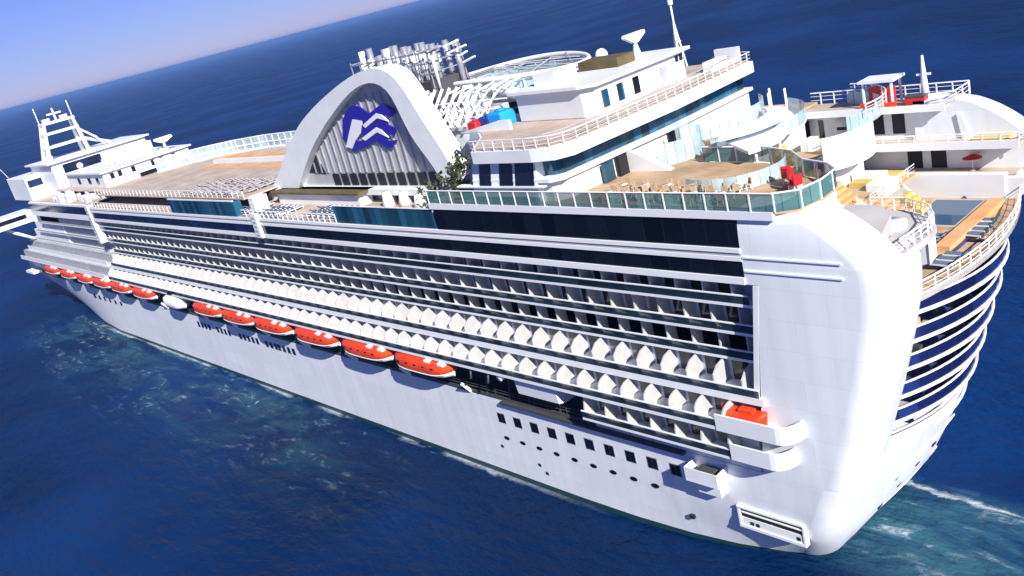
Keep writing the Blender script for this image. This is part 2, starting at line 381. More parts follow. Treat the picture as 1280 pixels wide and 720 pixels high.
# --- hull below the promenade
HZ = [-2.5, 0.0, 0.75, 1.6, 2.6, 3.8, 5.2, 7.0, 9.2, 11.4]
HX = [2.0, 3.5, 5.5, 8, 13, 20, 28, 60, 100, 140, 175, 186, 193, 200, 206, 212, 218, 225, 232, 240, 248, 255, 262, 268, 273, 278, 284, 289]
def hull_ring(z):
    x0 = xs(z); ring = []
    yb = halfb(2.0, z); r = 2.6
    g = min(1.0, max(0.0, z / 4.0))
    ring += [(x0 - 1.2 * g, 0), (x0 - 0.9 * g, 5.0), (x0 - 0.3 * g, yb - r - 1.2)]
    for k in range(7):
        a = math.pi / 2 * k / 6
        ring.append((x0 + r - r * math.cos(a), yb - r + r * math.sin(a)))
    for x in HX:
        f = max(0.0, 1 - (x - 2) / 26); xx = x + (x0 + r - 2.0) * f * f + 0.02
        ring.append((xx, halfb(x, z)))
    return ring
rings = []
for z in HZ:
    rp = hull_ring(z)
    def rounder(x, y): return x + (max(0, y - 1) ** 2 / 42) * max(0.0, 1 - max(0, x - xs(z) - 2) / 14) if x < xs(z) + 16 else x
    rings.append([(x, y, z) for x, y in rp] + [(rounder(x, y), -y, z) for x, y in rp[:0:-1]])
mb = MB()
nb = 2
mb.loft(rings[nb:], caps=False); mb.add(rings[-1], [tuple(range(len(rings[-1])))])
hull = mb.build("hull", M['hull'], ship)
MB().loft(rings[:nb + 1], caps=False).build("boot_topping", M['boot'], hull)

# --- stern corner blocks (both quarters), rounded where side meets transom
def recess_x(z):
    if z < 11.4: return 4.5
    if z < 30.0: return lerp(2.5, -0.1, (z - 11.4) / 18.6)
    return 1.0
def corner_block(s):
    zs = [11.4, 13, 15, 17.5, 20, 22.5, 25, 27.5, 29.0, 29.96]
    inner = 12.2
    def ring(z, x1, yin, r=2.4, ysh=0.0, xin=None):
        x0 = xs(z); y1 = 18.0 - ysh
        if s < 0: x0 += max(0.0, 27.5 - z) * 1.1 + 0.8
        x1 = max(x1, x0 + 3.2)
        pts = [(x1, y1)]
        for k in range(9):
            a = math.pi / 2 * (1 - k / 8)
            pts.append((x0 + r - r * math.cos(a), y1 - r + r * math.sin(a)))
        pts += [(x0 + 0.12, yin + 0.5), (x0 + 0.5, yin), (x1, yin)]
        return [(x, s * y, z) for x, y in pts]
    mb = MB()
    if s < 0: zs = [24, 25, 26, 27.5, 28.9]
    mb.loft([ring(z, recess_x(z), inner) for z in zs])
    mb.loft([ring(z, 1.0, 12.2 if s > 0 else 15.0) for z in ((29.96, 30.6, 31.3, 31.9) if s > 0 else (28.9, 29.6, 30.6, 31.3, 31.9))])
    zz = [31.9, 32.5, 33.1, 33.7, 34.3, 34.9, 35.4, 35.8, 36.1, 36.3]
    sh = [0, 0, 0.0, 0.02, 0.06, 0.12, 0.22, 0.38, 0.62, 1.0]
    mb.loft([ring(z, 1.0, 14.4, 2.4 - 0.4 * min(1, q), q) for z, q in zip(zz, sh)])
    o = mb.build("stern_quarter", M['hull'], ship)
    for p in o.data.polygons: p.use_smooth = True
    es = o.modifiers.new("edges", 'EDGE_SPLIT'); es.split_angle = R(40)
    return o
quarter_port = corner_block(1); quarter_star = corner_block(-1)

# --- superstructure cores (behind the balconies)
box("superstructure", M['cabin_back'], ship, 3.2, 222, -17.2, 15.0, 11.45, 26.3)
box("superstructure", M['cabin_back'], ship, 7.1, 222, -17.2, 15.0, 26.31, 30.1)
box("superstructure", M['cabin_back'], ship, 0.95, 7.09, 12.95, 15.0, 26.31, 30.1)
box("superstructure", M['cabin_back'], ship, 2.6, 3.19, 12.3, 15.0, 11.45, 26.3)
core = box("superstructure", M['white'], ship, 14.1, 222, -17.2, 17.6, 30.12, 32.15)
box("superstructure", M['white'], ship, 0.9, 14.09, 12.25, 17.6, 30.12, 32.45)
core2 = box("superstructure", M['white'], ship, 13.3, 41.5, -12, 17.55, 32.52, 35.98)
# starboard flank slab decks, seen only from the other side
for z in (14.4, 17.0, 19.6, 22.2, 24.8, 27.4, 30.1):
    box("deck_edge", M['trim'], ship, 6, 222, -18.0, -17.2, z - 0.3, z)
box("superstructure", M['white'], ship, 14, 222, -17.9, -17.22, 30.15, 32.3)

# --- lines of decks on the port side: edge strips and dark window bands
X_END = 170.0; X_FWD = 223.0
box("deck_edge", M['trim'], ship, 1.0, X_FWD - 2, 17.5, 18.12, 29.95, 30.55)
box("window_band", M['dark'], ship, 1.15, 86.5, 17.7, 17.96, 30.57, 32.0)
box("window_band", M['navy'], ship, 88.5, 170, 17.7, 17.96, 30.57, 32.0)
box("window_band", M['navy'], ship, 172.5, 222, 17.7, 17.96, 31.2, 33.1)
box("deck_edge", M['trim'], ship, 1.0, X_END, 17.5, 18.10, 32.0, 32.38)
box("deck_edge", M['grey'], ship, 1.0, X_END, 17.5, 18.02, 32.38, 32.72)
box("deck_edge", M['trim'], ship, 1.0, X_END, 17.5, 18.12, 32.72, 33.1)
box("window_band", M['dark'], ship, 1.1, 41.2, 17.4, 17.94, 33.12, 35.6)
box("deck_edge", M['trim'], ship, -2.5, 41.6, 17.3, 18.10, 35.6, 36.28)
box("deck_edge", M['trim'], ship, 172, X_FWD - 2, 17.4, 18.1, 33.12, 33.6)
box("deck_edge", M['trim'], ship, 172, X_FWD, 17.4, 18.1, 30.57, 31.18)

# --- balcony rows
ROWS = [(27.8, 17.5, 17.9, 30.0, 3.0), (24.8, 17.0, 17.5, 27.5, 3.0), (21.95, 16.55, 17.0, 24.52, 3.0),
        (19.3, 18.3, 16.55, 21.68, 3.0), (16.6, 19.9, 18.3, 18.58, 4.5), (13.55, 19.75, 19.9, 16.24, 4.5)]
PITCH = 2.95
near_div = []; far_div = MB(); near_door = []; far_door = MB()
for ri, (z, ye, yabove, ceil, xa) in enumerate(ROWS):
    last = ri == 5
    x1 = 22.6 if last else X_END
    yb = ye - (1.75, 1.8, 1.7, 2.5, 2.6, 2.0)[ri]
    MB().box(xa - 1.9 if ri < 4 else 2.6, x1, 15.0, yb, z - 0.3 if ri < 4 else z, ceil).build("cabin_front", M['cabin'], ship)
    thick = {3: 0.7, 4: 0.34}.get(ri, 0.26)
    sl = MB().box(xa - 2.0 if ri < 4 else xa - 1, x1, yb + 0.002 if ri < 4 else 15.2, ye, z - thick, z)
    sl.build("balcony_slab", M['trim'], ship)
    MB().box(xa - 1.6, x1, ye - 0.07, ye - 0.02, z + 0.02, z + 0.72).build("balustrade", M['balu'], ship)
    MB().box(xa - 1.6, x1, ye - 0.13, ye + 0.04, z + 0.75, z + 0.85).build("handrail", M['trim'], ship)
    # forward continuation with plain parapets
    if not last:
        MB().box(x1 + 2.6, X_FWD + (27.4 - z) * 2.4, yb, ye, z - thick, z).build("balcony_slab", M['trim'], ship)
        MB().box(x1 + 2.6, X_FWD + (27.4 - z) * 2.4, ye - 0.1, ye, z + 0.04, z + (0.9 if ri > 2 else 0.4)).build("parapet", M['white'] if ri > 2 else M['grey'], ship)
        MB().box(X_END, X_FWD + (27.4 - z) * 2.2, 8, ye - 0.9, z + 0.01, ceil - 0.05 if ri == 0 else z + 2.3).build("cabin_front", M['grey'], ship)
    n = int((x1 - xa) / PITCH) + 1
    for k in range(n):
        x = xa + k * PITCH
        h1 = ceil - 0.02
        if ri < 3: poly = [(yb, z), (ye - 0.15, z), (ye - 0.15, z + 1.15), (ye - 0.15, h1), (yb, h1)]
        elif ri == 2: poly = [(yb, z), (ye - 0.15, z), (ye - 0.15, z + 1.5), (yabove - 0.05, z + 1.95), (yabove - 0.1, h1), (yb, h1)]
        elif ri == 3: poly = [(yb, z), (ye - 0.15, z), (ye - 0.15, z + 1.45), (ye - 0.9, z + 2.1), (yabove + 0.05, z + 2.25), (yb, z + 2.25)]
        elif ri == 4:
            poly = [(yb, z), (ye - 0.15, z), (ye - 0.15, z + 1.05)]
            for q in range(1, 7):
                a = math.pi / 2 * q / 6; poly.append((ye - 0.15 - 1.3 * (1 - math.cos(a)), z + 1.05 + 0.9 * math.sin(a)))
            poly += [(yb, z + 1.92)]
        else: poly = [(yb, z), (ye - 0.15, z), (ye - 0.15, z + 1.1), (ye - 0.5, h1), (yb, h1)]
        near = k < 17 if ri < 5 else True
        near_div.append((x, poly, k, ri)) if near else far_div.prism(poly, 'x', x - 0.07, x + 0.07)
        if not (last and False):
            d = (x + 0.7, x + 2.45, yb + 0.01, yb + 0.06, z + 0.03, min(z + 2.05, ceil - 0.03))
            near_door.append((d, k, ri)) if near else far_door.box(*d)
near_div.sort(key=lambda a: a[2]); near_door.sort(key=lambda a: a[1])
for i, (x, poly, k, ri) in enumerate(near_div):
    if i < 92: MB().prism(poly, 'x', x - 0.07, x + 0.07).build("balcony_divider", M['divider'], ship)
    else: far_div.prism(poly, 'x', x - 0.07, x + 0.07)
for i, (d, k, ri) in enumerate(near_door):
    if i < 92: MB().box(*d).build("balcony_door", M[random.choice(['door', 'door', 'door', 'door_b', 'door_c'])], ship)
    else: far_door.box(*d)
tag(far_div.build("balcony_divider", M['divider'], ship), kind="stuff")
tag(far_door.build("balcony_door", M['door'], ship), kind="stuff")
# jamb at the aft end of the recess
MB().prism([(-0.15, 29.9), (0.35, 29.9), (2.2, 18.4), (1.7, 18.4)], 'y', 15, 18.02).build("recess_jamb", M['white'], ship)
# rounded balcony noses that run out on to the plain side wall
def nose(z, x0, xe, ye, h):
    pts = [(x0, ye), (xe + 1.6, ye)]
    for k in range(1, 7):
        a = math.pi / 2 * k / 6; pts.append((xe + 1.6 - 1.6 * math.sin(a), ye - 2.2 * (1 - math.cos(a))))
    out = MB().prism(pts + [(xe, 17.6), (x0, 17.6)], 'z', z - 0.3, z - 0.02)
    out.wall([(a, b + 0.02) for a, b in pts], z - 0.35, z + h, 0.18)
    return out.build("balcony_nose", M['white'], ship)
nose(16.6, 5.2, -2.4, 19.95, 1.3); nose(13.75, 4.2, -1.4, 19.85, 1.3)
box("deck_edge", M['steel'], ship, 3.0, 22, 18.0, 19.0, 12.7, 13.1)

# --- promenade and lifeboat recess
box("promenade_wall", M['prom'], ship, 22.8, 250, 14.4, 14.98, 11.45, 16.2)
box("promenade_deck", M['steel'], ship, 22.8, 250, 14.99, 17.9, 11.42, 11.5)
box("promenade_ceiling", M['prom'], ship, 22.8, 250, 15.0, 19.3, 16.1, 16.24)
box("bulwark", M['steel'], ship, 22.9, 250, 17.86, 18.0, 11.41, 11.9)
rail = MB()
for z in (12.35, 12.75): rail.box(12, 250, 17.9, 18.0, z, z + 0.07)
for k in range(80): rail.box(12 + k * 3, 12.08 + k * 3, 17.92, 17.98, 11.4, 12.8)
rail.build("promenade_rail", M['steel'], ship)
box("deck_edge", M['steel'], ship, 11, 38, 17.98, 18.55, 11.2, 11.5)
for k in range(24):
    x = 24 + k * 9.3
    MB().box(x, x + 0.3, 15.0, 18.3, 15.7, 16.08).build("beam", M['steel'], ship)
for k in range(22):                                   # promenade windows
    x = 26 + k * 9.3
    MB().box(x, x + 2.4, 14.99, 15.04, 12.7, 14.2).build("promenade_window", M['dark'], ship)
# white plain side under the aft balconies
box("side_wall", M['hull'], ship, 2.7, 22.8, 15.1, 17.98, 11.45, 13.2)
# winch housing beside the empty boat station
MB().prism([(18.2, 13.7), (19.2, 14.0), (19.4, 16.05), (16.2, 16.05), (16.2, 13.7)], 'x', 26.4, 33.0).build("winch_housing", M['white'], ship, 0.06)
MB().tube([(35.2, 18.8, 15.9), (35.2, 19.7, 15.8)], 0.45, 8).build("floodlight", M['trim'], ship)
for xx in (37.2, 40.4):
    MB().tube([(xx, 16, 16.2), (xx, 19.6, 15.9), (xx, 19.9, 14.9)], 0.16, 6).build("davit_arm", M['steel'], ship)
for k in range(5):
    MB().tube([(24 + k * 4.2, 17.95, 11.5), (24.9 + k * 4.2, 16.5, 14.3), (24 + k * 4.2, 15.2, 16.2)], 0.12, 5).build("brace", M['steel'], ship)

# --- hull windows, aft, and portholes
for k in range(10):
    x = 39.1 - k * 2.92
    f = MB().box(x - 0.7, x + 0.7, 17.96, 18.03, 8.05, 9.5).build("hull_window", M['grey'], ship)
    MB().box(x - 0.6, x - 0.03, 18.05, 18.07, 8.15, 9.4).box(x + 0.03, x + 0.6, 18.05, 18.07, 8.15, 9.4).build("pane", M['dark'], f)
for k in range(9):
    x = 39.2 - k * 2.89
    mbp = MB(); mbp.prism([(x + 0.5 * math.cos(a * math.pi / 6), 5.92 + 0.26 * math.sin(a * math.pi / 6)) for a in range(12)], 'y', 17.9, 18.04)
    mbp.build("porthole", M['dark'], ship)
for (x, z) in ((34.2, 3.4), (33.2, 2.5), (12.0, 3.4), (40.6, 4.4)):
    box("drain", M['black'], ship, x - 0.25, x + 0.25, 17.7, 18.03, z - 0.2, z + 0.2)
for g, (xa, n) in enumerate(((129.8, 4), (120.8, 4), (111, 5), (100.6, 3), (96.0, 4))):
    for k in range(n):
        x = xa - k * 1.7
        box("hull_window", M['navy'], ship, x - 0.5, x + 0.5, 17.9, 18.03, 9.0, 10.2)
for k in range(6):
    x = 176 + k * 4.0
    box("hull_window", M['navy'], ship, x - 0.7, x + 0.7, 17.6, 18.02, 8.4, 9.4)
# pilot and shell-door platform near the quarter
pf = box("platform", M['trim'], ship, 6.5, 10.2, 17.9, 19.7, 9.4, 9.75)
MB().wall([(10.2, 18.0), (10.2, 19.7), (6.5, 19.7), (6.5, 18.0)], 9.75, 10.9, 0.1).build("parapet", M['white'], pf)
MB().box(7.0, 9.6, 17.9, 18.9, 7.8, 9.35).build("platform_bracket", M['white'], pf)
box("winch", M['steel'], pf, 7.4, 9.2, 18.2, 19.2, 9.76, 10.6)
# mooring deck opening
mo = MB()
mo.box(-0.9, 6.0, 17.6, 18.28, 6.75, 6.95).box(-0.9, 6.0, 17.6, 18.22, 4.55, 4.85).box(5.75, 6.0, 17.6, 18.22, 4.87, 6.73).box(-0.9, -0.7, 17.6, 18.2, 4.87, 6.73).box(-0.7, 5.75, 17.6, 18.12, 4.87, 5.7)
mo = mo.build("mooring_port", M['trim'], ship)
MB().box(-0.65, 2.4, 17.7, 18.06, 5.74, 6.7).build("opening", M['black'], mo); MB().box(2.6, 5.7, 17.7, 18.06, 5.74, 6.7).build("opening", M['black'], mo)
MB().box(-0.6, 5.6, 18.0, 18.2, 6.25, 6.35).build("bar", M['trim'], mo)
for x in (4.6, 4.0, -0.2): MB().box(x - 0.18, x + 0.18, 18.1, 18.16, 5.05, 5.4).build("fairlead", M['black'], mo)
# rub rails on the plain quarter wall
for z in (32.3, 31.1): box("rub_rail", M['trim'], ship, -7.6, 0.9, 17.9, 18.12, z, z + 0.14)

# --- balcony terraces across the stern
def stern_curve(z, k=22, R_=16.0, y0=-17.6, y1=12.2, off=-1.3):
    pts = []
    for i in range(k):
        y = lerp(y0, y1, i / (k - 1))
        pts.append((xs(min(z, 29)) + off + y * y / (2 * R_), y))
    return pts
box("stern_core", M['sternblue'], ship, 3.0, 8, -17.2, 12.15, 8.2, 26.3)
for i, z in enumerate((10.6, 13.5, 16.3, 19.2, 22.0, 24.8)):
    c = stern_curve(z)
    MB().prism(c + [(4.0, 12.2), (4.0, -17.6)], 'z', z - 0.3, z).build("stern_balcony_slab", M['trim'], ship)
    MB().prism([(x + 0.25, y) for x, y in c] + [(3.9, 12.15), (3.9, -17.5)], 'z', z + 0.004, z + 0.03).build("stern_balcony_floor", M['sternfloor'], ship)
    ci = [(x + 0.12, y) for x, y in c]
    MB().wall(ci, z + 0.01, z + 0.98, -0.05).build("stern_balustrade", M['sternbalu'], ship)
    MB().wall([(x + 0.05, y) for x, y in c], z + 1.0, z + 1.14, -0.14).build("stern_handrail", M['trim'], ship)
    MB().wall([(x + 2.6, y) for x, y in c], z + 0.02, z + 2.36, -0.1).build("stern_glazing", M['sternblue'], ship)
    for q in (-4.0, -0.8, 2.4, 5.6, 8.8):
        xq = interp(q, [(b, a) for a, b in c])
        MB().prism([(xq + 0.3, z), (xq + 2.7, z), (xq + 2.7, z + 2.4), (xq + 1.2, z + 2.4), (xq + 0.3, z + 1.2)], 'y', q - 0.06, q + 0.06).build("stern_divider", M['navy'], ship)
    # little furniture-cluttered end balcony beside the corner block
    rr = random.Random(i)
    for q in range(5):
        yq = 6.6 + q * 1.15; xq = xs(z) - 1.3 + yq * yq / 32 + 0.7 + rr.uniform(0, 1.2)
        MB().box(xq, xq + rr.uniform(0.5, 0.9), yq, yq + rr.uniform(0.5, 0.9), z + 0.03, z + rr.uniform(0.5, 1.5)).build("deck_box", M[rr.choice(['teak', 'orangedeck', 'white', 'grey', 'bluedark', 'steel'])], ship)
    MB().box(xs(z) + 4.2, xs(z) + 5.2, 10.4, 11.9, z + 0.02, z + 0.6).build("bench", M['teak'], ship)
# transom plate under the lowest balcony
MB().prism([(xs(10.2) + 0.3, 10.2), (xs(8) + 0.1, 8.0), (2, 8.0), (2, 10.2)], 'y', -1.0, 12.1).build("transom_shelf", M['white'], ship)

for y, z in ((9.5, 4.4), (6.6, 5.2), (3.6, 5.8), (8.0, 7.0), (1.0, 6.6)):
    box("fairlead", M['black'], ship, xs(z) - 1.24 + 0.075 * y, xs(z) + 0.6, y - 0.45, y + 0.45, z - 0.22, z + 0.22)
for z in (7.6, 3.4): MB().wall([(xs(z) - 1.22 * min(1, z / 4) + 0.0068 * y * y, y) for y in range(-3, 11)], z, z + 0.12, -0.12).build("rub_rail", M['trim'], ship)

# --- aft terraces, from the pool level up
T1 = 26.9
c1 = stern_curve(28, 20, 36.0, -13.0, 12.2, -0.5)
MB().prism(c1 + [(14, 12.2), (14, -13.0)], 'z', T1 - 0.5, T1).build("aft_pool_deck", M['teak'], ship)
MB().wall([(x + 0.0, y) for x, y in c1], T1 - 0.5, T1 + 0.12, -0.1).build("deck_edge", M['trim'], ship)
def railing(path, z, h=1.1, post=1.6, name="railing", glass=None, parent=None, r=0.05, mrail='trim'):
    parent = parent or ship
    mb = MB(); P = [Vector((a, b, 0)) for a, b in path]
    mb.tube([(p.x, p.y, z + h) for p in P], r + 0.02, 5)
    if glass is None:
        for q in (0.35, 0.7): mb.tube([(p.x, p.y, z + h * q) for p in P], r * 0.55, 4)
    acc = 0
    for a, b in zip(P, P[1:]):
        L = (b - a).length; t = acc
        while t < L:
            p = a.lerp(b, t / L); mb.box(p.x - r, p.x + r, p.y - r, p.y + r, z, z + h); t += post
        acc = t - L
    o = mb.build(name, M[mrail], parent)
    if glass: MB().wall(path, z + 0.05, z + h - 0.05, 0.03).build("glass_panel", M[glass], o)
    return o
railing(c1, T1, 1.15)
pl = MB().box(-7.0, -1.8, -11.0, -3.4, T1 + 0.003, T1 + 0.32).build("pool_surround", M['beige'], ship)
MB().box(-6.6, -2.2, -10.6, -3.8, T1 + 0.10, T1 + 0.325).build("pool_water", M['pool'], pl)
box("bridge_walk", M['orangedeck'], ship, -8.5, -7.2, -10.5, 2.0, T1 + 0.004, T1 + 0.6)
# side ledges of the terraces (starboard seen, port mirrored)
for s in (-1, 1):
    box("terrace_wall", M['white'], ship, -8.0 if s < 0 else -3.8, 14, s * 12.0, s * 12.9, T1 + 0.01, 29.3)
    if s < 0:
        box("terrace_deck", M['beige'], ship, -8.8, 14, -14.6, -12.9, 29.0, 29.2)
        box("terrace_wall", M['white'], ship, -9.4, 14, -15.2, -14.6, 29.2, 32.0)
        box("lookout_deck", M['beige'], ship, -9.4, 14, -15.3, -12.3, 32.0, 32.3)
        box("deck_edge", M['trim'], ship, -9.4, 14, -12.3, -12.12, 31.8, 32.6)
        w = MB().prism([(-4.5, 32.3), (14, 32.3), (14, 35.6), (-0.5, 35.6), (-4.5, 33.0)], 'y', -15.4, -14.9).build("terrace_wall", M['white'], ship)
        box("top_deck", M['beige'], ship, -2.5, 14, -17.9, -13.6, 35.6, 35.9)
        box("deck_edge", M['trim'], ship, -2.5, 14, -13.6, -13.4, 35.4, 36.1)
        for x in (2.2, 4.4): MB().box(x, x + 1.3, -14.9, -14.85, 32.9, 35.0).build("doorway", M['black'], w)
        MB().tube([(9.0, -14.95, 34.0), (9.0, -14.75, 34.0)], 1.0, 20).build("round_window", M['trim'], w)
        MB().box(8.5, 9.6, -14.74, -14.7, 33.6, 33.95).build("pane", M['dark'], w)
        for x in (11.2, 12.9): MB().box(x, x + 0.6, -14.9, -14.85, 32.8, 34.8).build("doorway", M['dark'], w)
        for x in (-1.8, 0.6): MB().box(x, x + 1.5, -14.6, -14.55, 29.25, 31.6).build("doorway", M['black'], ship)
        railing([(-9.4, -12.25), (2, -12.25), (14, -12.25)], 32.6, 0.7)
        MB().box(-8.2, -5.0, -15.0, -12.9, 32.31, 32.6).build("mat_platform", M['yellow'], ship)
        MB().prism([(-4.4, 32.3), (-3.6, 32.3), (-3.2, 34.8), (-3.7, 34.8)], 'y', -14.9, -14.2).build("fin", M['white'], ship)
        railing([(-3.2, -17.7), (-3.2, -14.2), (-1.0, -13.5)], 35.9, 1.2)
        railing([(-3.2, -17.8), (6, -17.8), (14, -17.8)], 35.9, 1.3)
        railing([(-9.6, -16.4), (-10.3, -15.0), (-10.3, -13.2), (-9.4, -12.4)], 32.3, 1.1)
    else:
        # port lookout: a rounded platform let into the shoulder of the quarter
        pts = [(-3.6, 14.4), (-3.6, 5.2), (-6.6, 5.2), (-9.2, 6.6), (-10.5, 8.6), (-10.8, 10.6), (-10.55, 14.4)]
        MB().prism(pts, 'z', 31.4, 31.96).build("lookout_deck", M['greydeck'], ship)
        MB().prism([(x + (0.15 if x < -4 else 0), y) for x, y in pts[1:6]] + [(-10.5, 10.5), (-3.6, 10.5)], 'z', 29.5, 31.38).build("lookout_base", M['white'], ship)
        railing([(-3.7, 5.3), (-6.6, 5.3), (-9.1, 6.7), (-10.4, 8.7), (-10.7, 10.6), (-10.3, 14.3)], 31.96, 1.1, 1.0)
        MB().tube([(-7.4, 9.4, 31.97), (-7.4, 9.4, 32.5)], 1.15, 18).build("hot_tub", M['white'], ship)
        MB().prism([(-10.2, 31.97), (-8.6, 31.97), (-8.6, 32.4), (-9.6, 32.4)], 'y', 11.5, 14.2).build("step", M['greydeck'], ship)
# cross walls stepping forward and up
box("terrace_wall", M['white'], ship, -0.4, 0.2, 4.0, 12.0, T1 + 0.01, 29.6)
box("terrace_deck", M['teak'], ship, 0.2, 7, -12.0, 12.0, 29.2, 29.5)
box("terrace_wall", M['white'], ship, 5.6, 6.2, -12.0, 12.2, 29.5, 32.4)
box("terrace_deck", M['beige'], ship, 6.2, 22, -12.2, 12.2, 32.2, 32.5)
box("aft_wall", M['white'], ship, 12.6, 13.2, -13.4, 4.6, 32.5, 36.0)
box("sun_deck", M['teak'], ship, 13.2, 42, -17.7, 6, 36.0, 36.24)
mbd = MB().prism([(42, 17.9), (-2.6, 17.9), (-4.3, 17.0), (-4.8, 14.6), (-4.6, 12.0), (-3.2, 10.6), (-0.4, 9.4), (2.2, 6.8), (6.0, 5.2), (13.2, 4.6), (13.2, 6.0), (42, 6.0)], 'z', 36.06, 36.27)
mbd.build("sun_deck", M['teak'], ship)
MB().prism([(1.0, 17.3), (-2.6, 17.3), (-4.2, 16.8), (-4.7, 14.6), (-4.5, 12.0), (-3.1, 10.7), (-0.3, 9.5), (2.3, 6.9), (6.0, 5.3), (13.1, 4.7), (13.1, 6), (1, 14)], 'z', 32.6, 36.05).build("aft_wall", M['white'], ship)
edge = [(41.4, 18.02), (20, 18.02), (-2.6, 18.02), (-4.3, 17.1), (-4.85, 14.6), (-4.65, 12.0), (-3.2, 10.5), (-0.4, 9.3), (2.2, 6.7), (6.0, 5.1), (13.2, 4.5)]
railing(edge, 36.28, 1.5, 2.1, glass='screen', r=0.06)
# steps and seats between the levels
for k in range(6): box("stair_step", M['orangedeck'], ship, 0.4 + k * 0.5, 0.9 + k * 0.5, -2.2, 1.2, 29.5 + k * 0.42, 29.9 + k * 0.42)
for k in range(5): box("stair_step", M['yellow'], ship, -0.5 - k * 0.55, -1.0 - k * 0.55, -8.4, -6.4, 26.92, 28.9 - k * 0.42)
for k in range(6): box("stair_step", M['yellow'], ship, 6.4 + k * 0.5, 6.9 + k * 0.5, -3.4, -1.2, 32.5, 32.9 + k * 0.5)
MB().prism([(-1.4, 29.5), (4.6, 29.5), (4.6, 32.2), (1.6, 31.8)], 'y', 2.0, 2.35).build("stair_wall", M['white'], ship)
MB().prism([(-2.6, 26.92), (0.0, 26.92), (0.0, 29.5)], 'y', -8.7, -8.42).build("stair_wall", M['white'], ship)
# curved white canopies and wind screens of the aft bar
def curved_roof(cx, cy, r0, r1, a0, a1, z, th, name, mm):
    o = []; i = []
    for k in range(17):
        a = R(lerp(a0, a1, k / 16)); o.append((cx + r1 * math.cos(a), cy + r1 * math.sin(a))); i.append((cx + r0 * math.cos(a), cy + r0 * math.sin(a)))
    rings = [[(p[0], p[1], z), (q[0], q[1], z + 0.35), (q[0], q[1], z + 0.35 + th), (p[0], p[1], z + th)] for p, q in zip(o, i)]
    return MB().loft(rings, smooth=False).build(name, mm, ship)
def arc(cx, cy, r, a0, a1, n=17): return [(cx + r * math.cos(R(lerp(a0, a1, k / (n - 1)))), cy + r * math.sin(R(lerp(a0, a1, k / (n - 1))))) for k in range(n)]
curved_roof(17.5, -5, 4.2, 8.8, 120, 250, 36.4, 0.3, "curved_canopy", M['white'])
MB().wall(arc(17.5, -5, 8.9, 118, 250), 36.7, 38.0, 0.05).build("wind_screen", M['pale_screen'], ship)
MB().wall(arc(18.5, -4, 6.2, 95, 235), 37.6, 39.6, 0.05).build("wind_screen", M['pale_screen'], ship)
MB().wall(arc(19.5, 2.5, 4.2, 110, 250), 36.3, 38.6, 0.05).build("wind_screen", M['pale_screen'], ship)
MB().wall(arc(10, -9.5, 7.4, 150, 262), 35.9, 37.3, 0.05).build("wind_screen", M['pale_screen'], ship)
railing(arc(10, -9.5, 7.9, 165, 262), 36.9, 1.1)
MB().wall(arc(9, -8, 6.2, 130, 230), 32.5, 35.9, 0.2).build("aft_wall", M['white'], ship)

MB().wall(arc(6.5, 9.5, 4.6, 60, 215), 36.3, 37.6, 0.05).build("wind_screen", M['pale_screen'], ship)
curved_roof(12.5, 3.0, 2.6, 6.6, 150, 262, 37.4, 0.3, "curved_canopy", M['white'])
for a in (160, 200, 250): MB().tube([(12.5 + 6.0 * math.cos(R(a)), 3 + 6.0 * math.sin(R(a)), 32.5), (12.5 + 6.0 * math.cos(R(a)), 3 + 6.0 * math.sin(R(a)), 37.4)], 0.12, 6).build("canopy_post", M['trim'], ship)
curved_roof(15.0, 0.0, 5.6, 7.6, 130, 235, 38.6, 0.2, "curved_canopy", M['trim'])
for k in range(6): MB().box(3.2 + k * 0.9, 3.9 + k * 0.9, -0.6 - 0.3 * k, 1.5 - 0.3 * k, 32.51, 33.2 + 0.45 * (k % 3)).build("bar_counter", M['teak' if k % 2 else 'olive'], ship)
for (x, y, sx, sy, h) in ((-1.2, 7.5, 1.2, 0.8, 1.1), (0.8, -6, 1.0, 1.4, 1.3), (3.8, -9.5, 1.6, 0.7, 1.0), (2.0, 8.2, 0.9, 2.0, 1.5)):
    MB().box(x - sx, x + sx, y - sy, y + sy, 29.52 if x > 0.3 else T1 + 0.01, (29.5 if x > 0.3 else T1) + h).build("deck_locker", M['white'], ship, 0.06)
MB().prism([(0.3, 29.5), (5.4, 29.5), (5.4, 32.0), (4.2, 32.0)], 'y', 6.2, 6.5).build("stair_wall", M['white'], ship)
for k in range(6): box("stair_step", M['orangedeck'], ship, 0.9 + k * 0.7, 1.6 + k * 0.7, 6.55, 8.4, 29.51, 29.9 + k * 0.4)
box("terrace_rug", M['orangedeck'], ship, -3.6, -0.6, 4.2, 9.0, T1 + 0.004, T1 + 0.05)
railing([(0.3, 11.9), (0.3, 1.4)], 29.52, 1.0, r=0.035); railing([(0.3, -2.4), (0.3, -11.9)], 29.52, 1.0, r=0.035)
railing([(6.3, 12.0), (6.3, -1.0)], 32.52, 1.0, r=0.035, glass='pale_screen'); railing([(6.3, -3.6), (6.3, -12.0)], 32.52, 1.0, r=0.035)
for k in range(4): MB().box(18.6 - k * 2.8, 19.6 - k * 2.8, -11.8, -9.6, 32.52, 33.4 + 0.5 * (k % 2)).build("deck_locker", M['white'], ship, 0.06)
for (x, y) in ((14.2, -13.0), (17, -14.4), (15.4, -11.6)): MB().tube([(x, y, 32.5), (x, y, 39.8 - 0.05 * x)], 0.14, 6).build("flag_pole", M['trim'], ship)

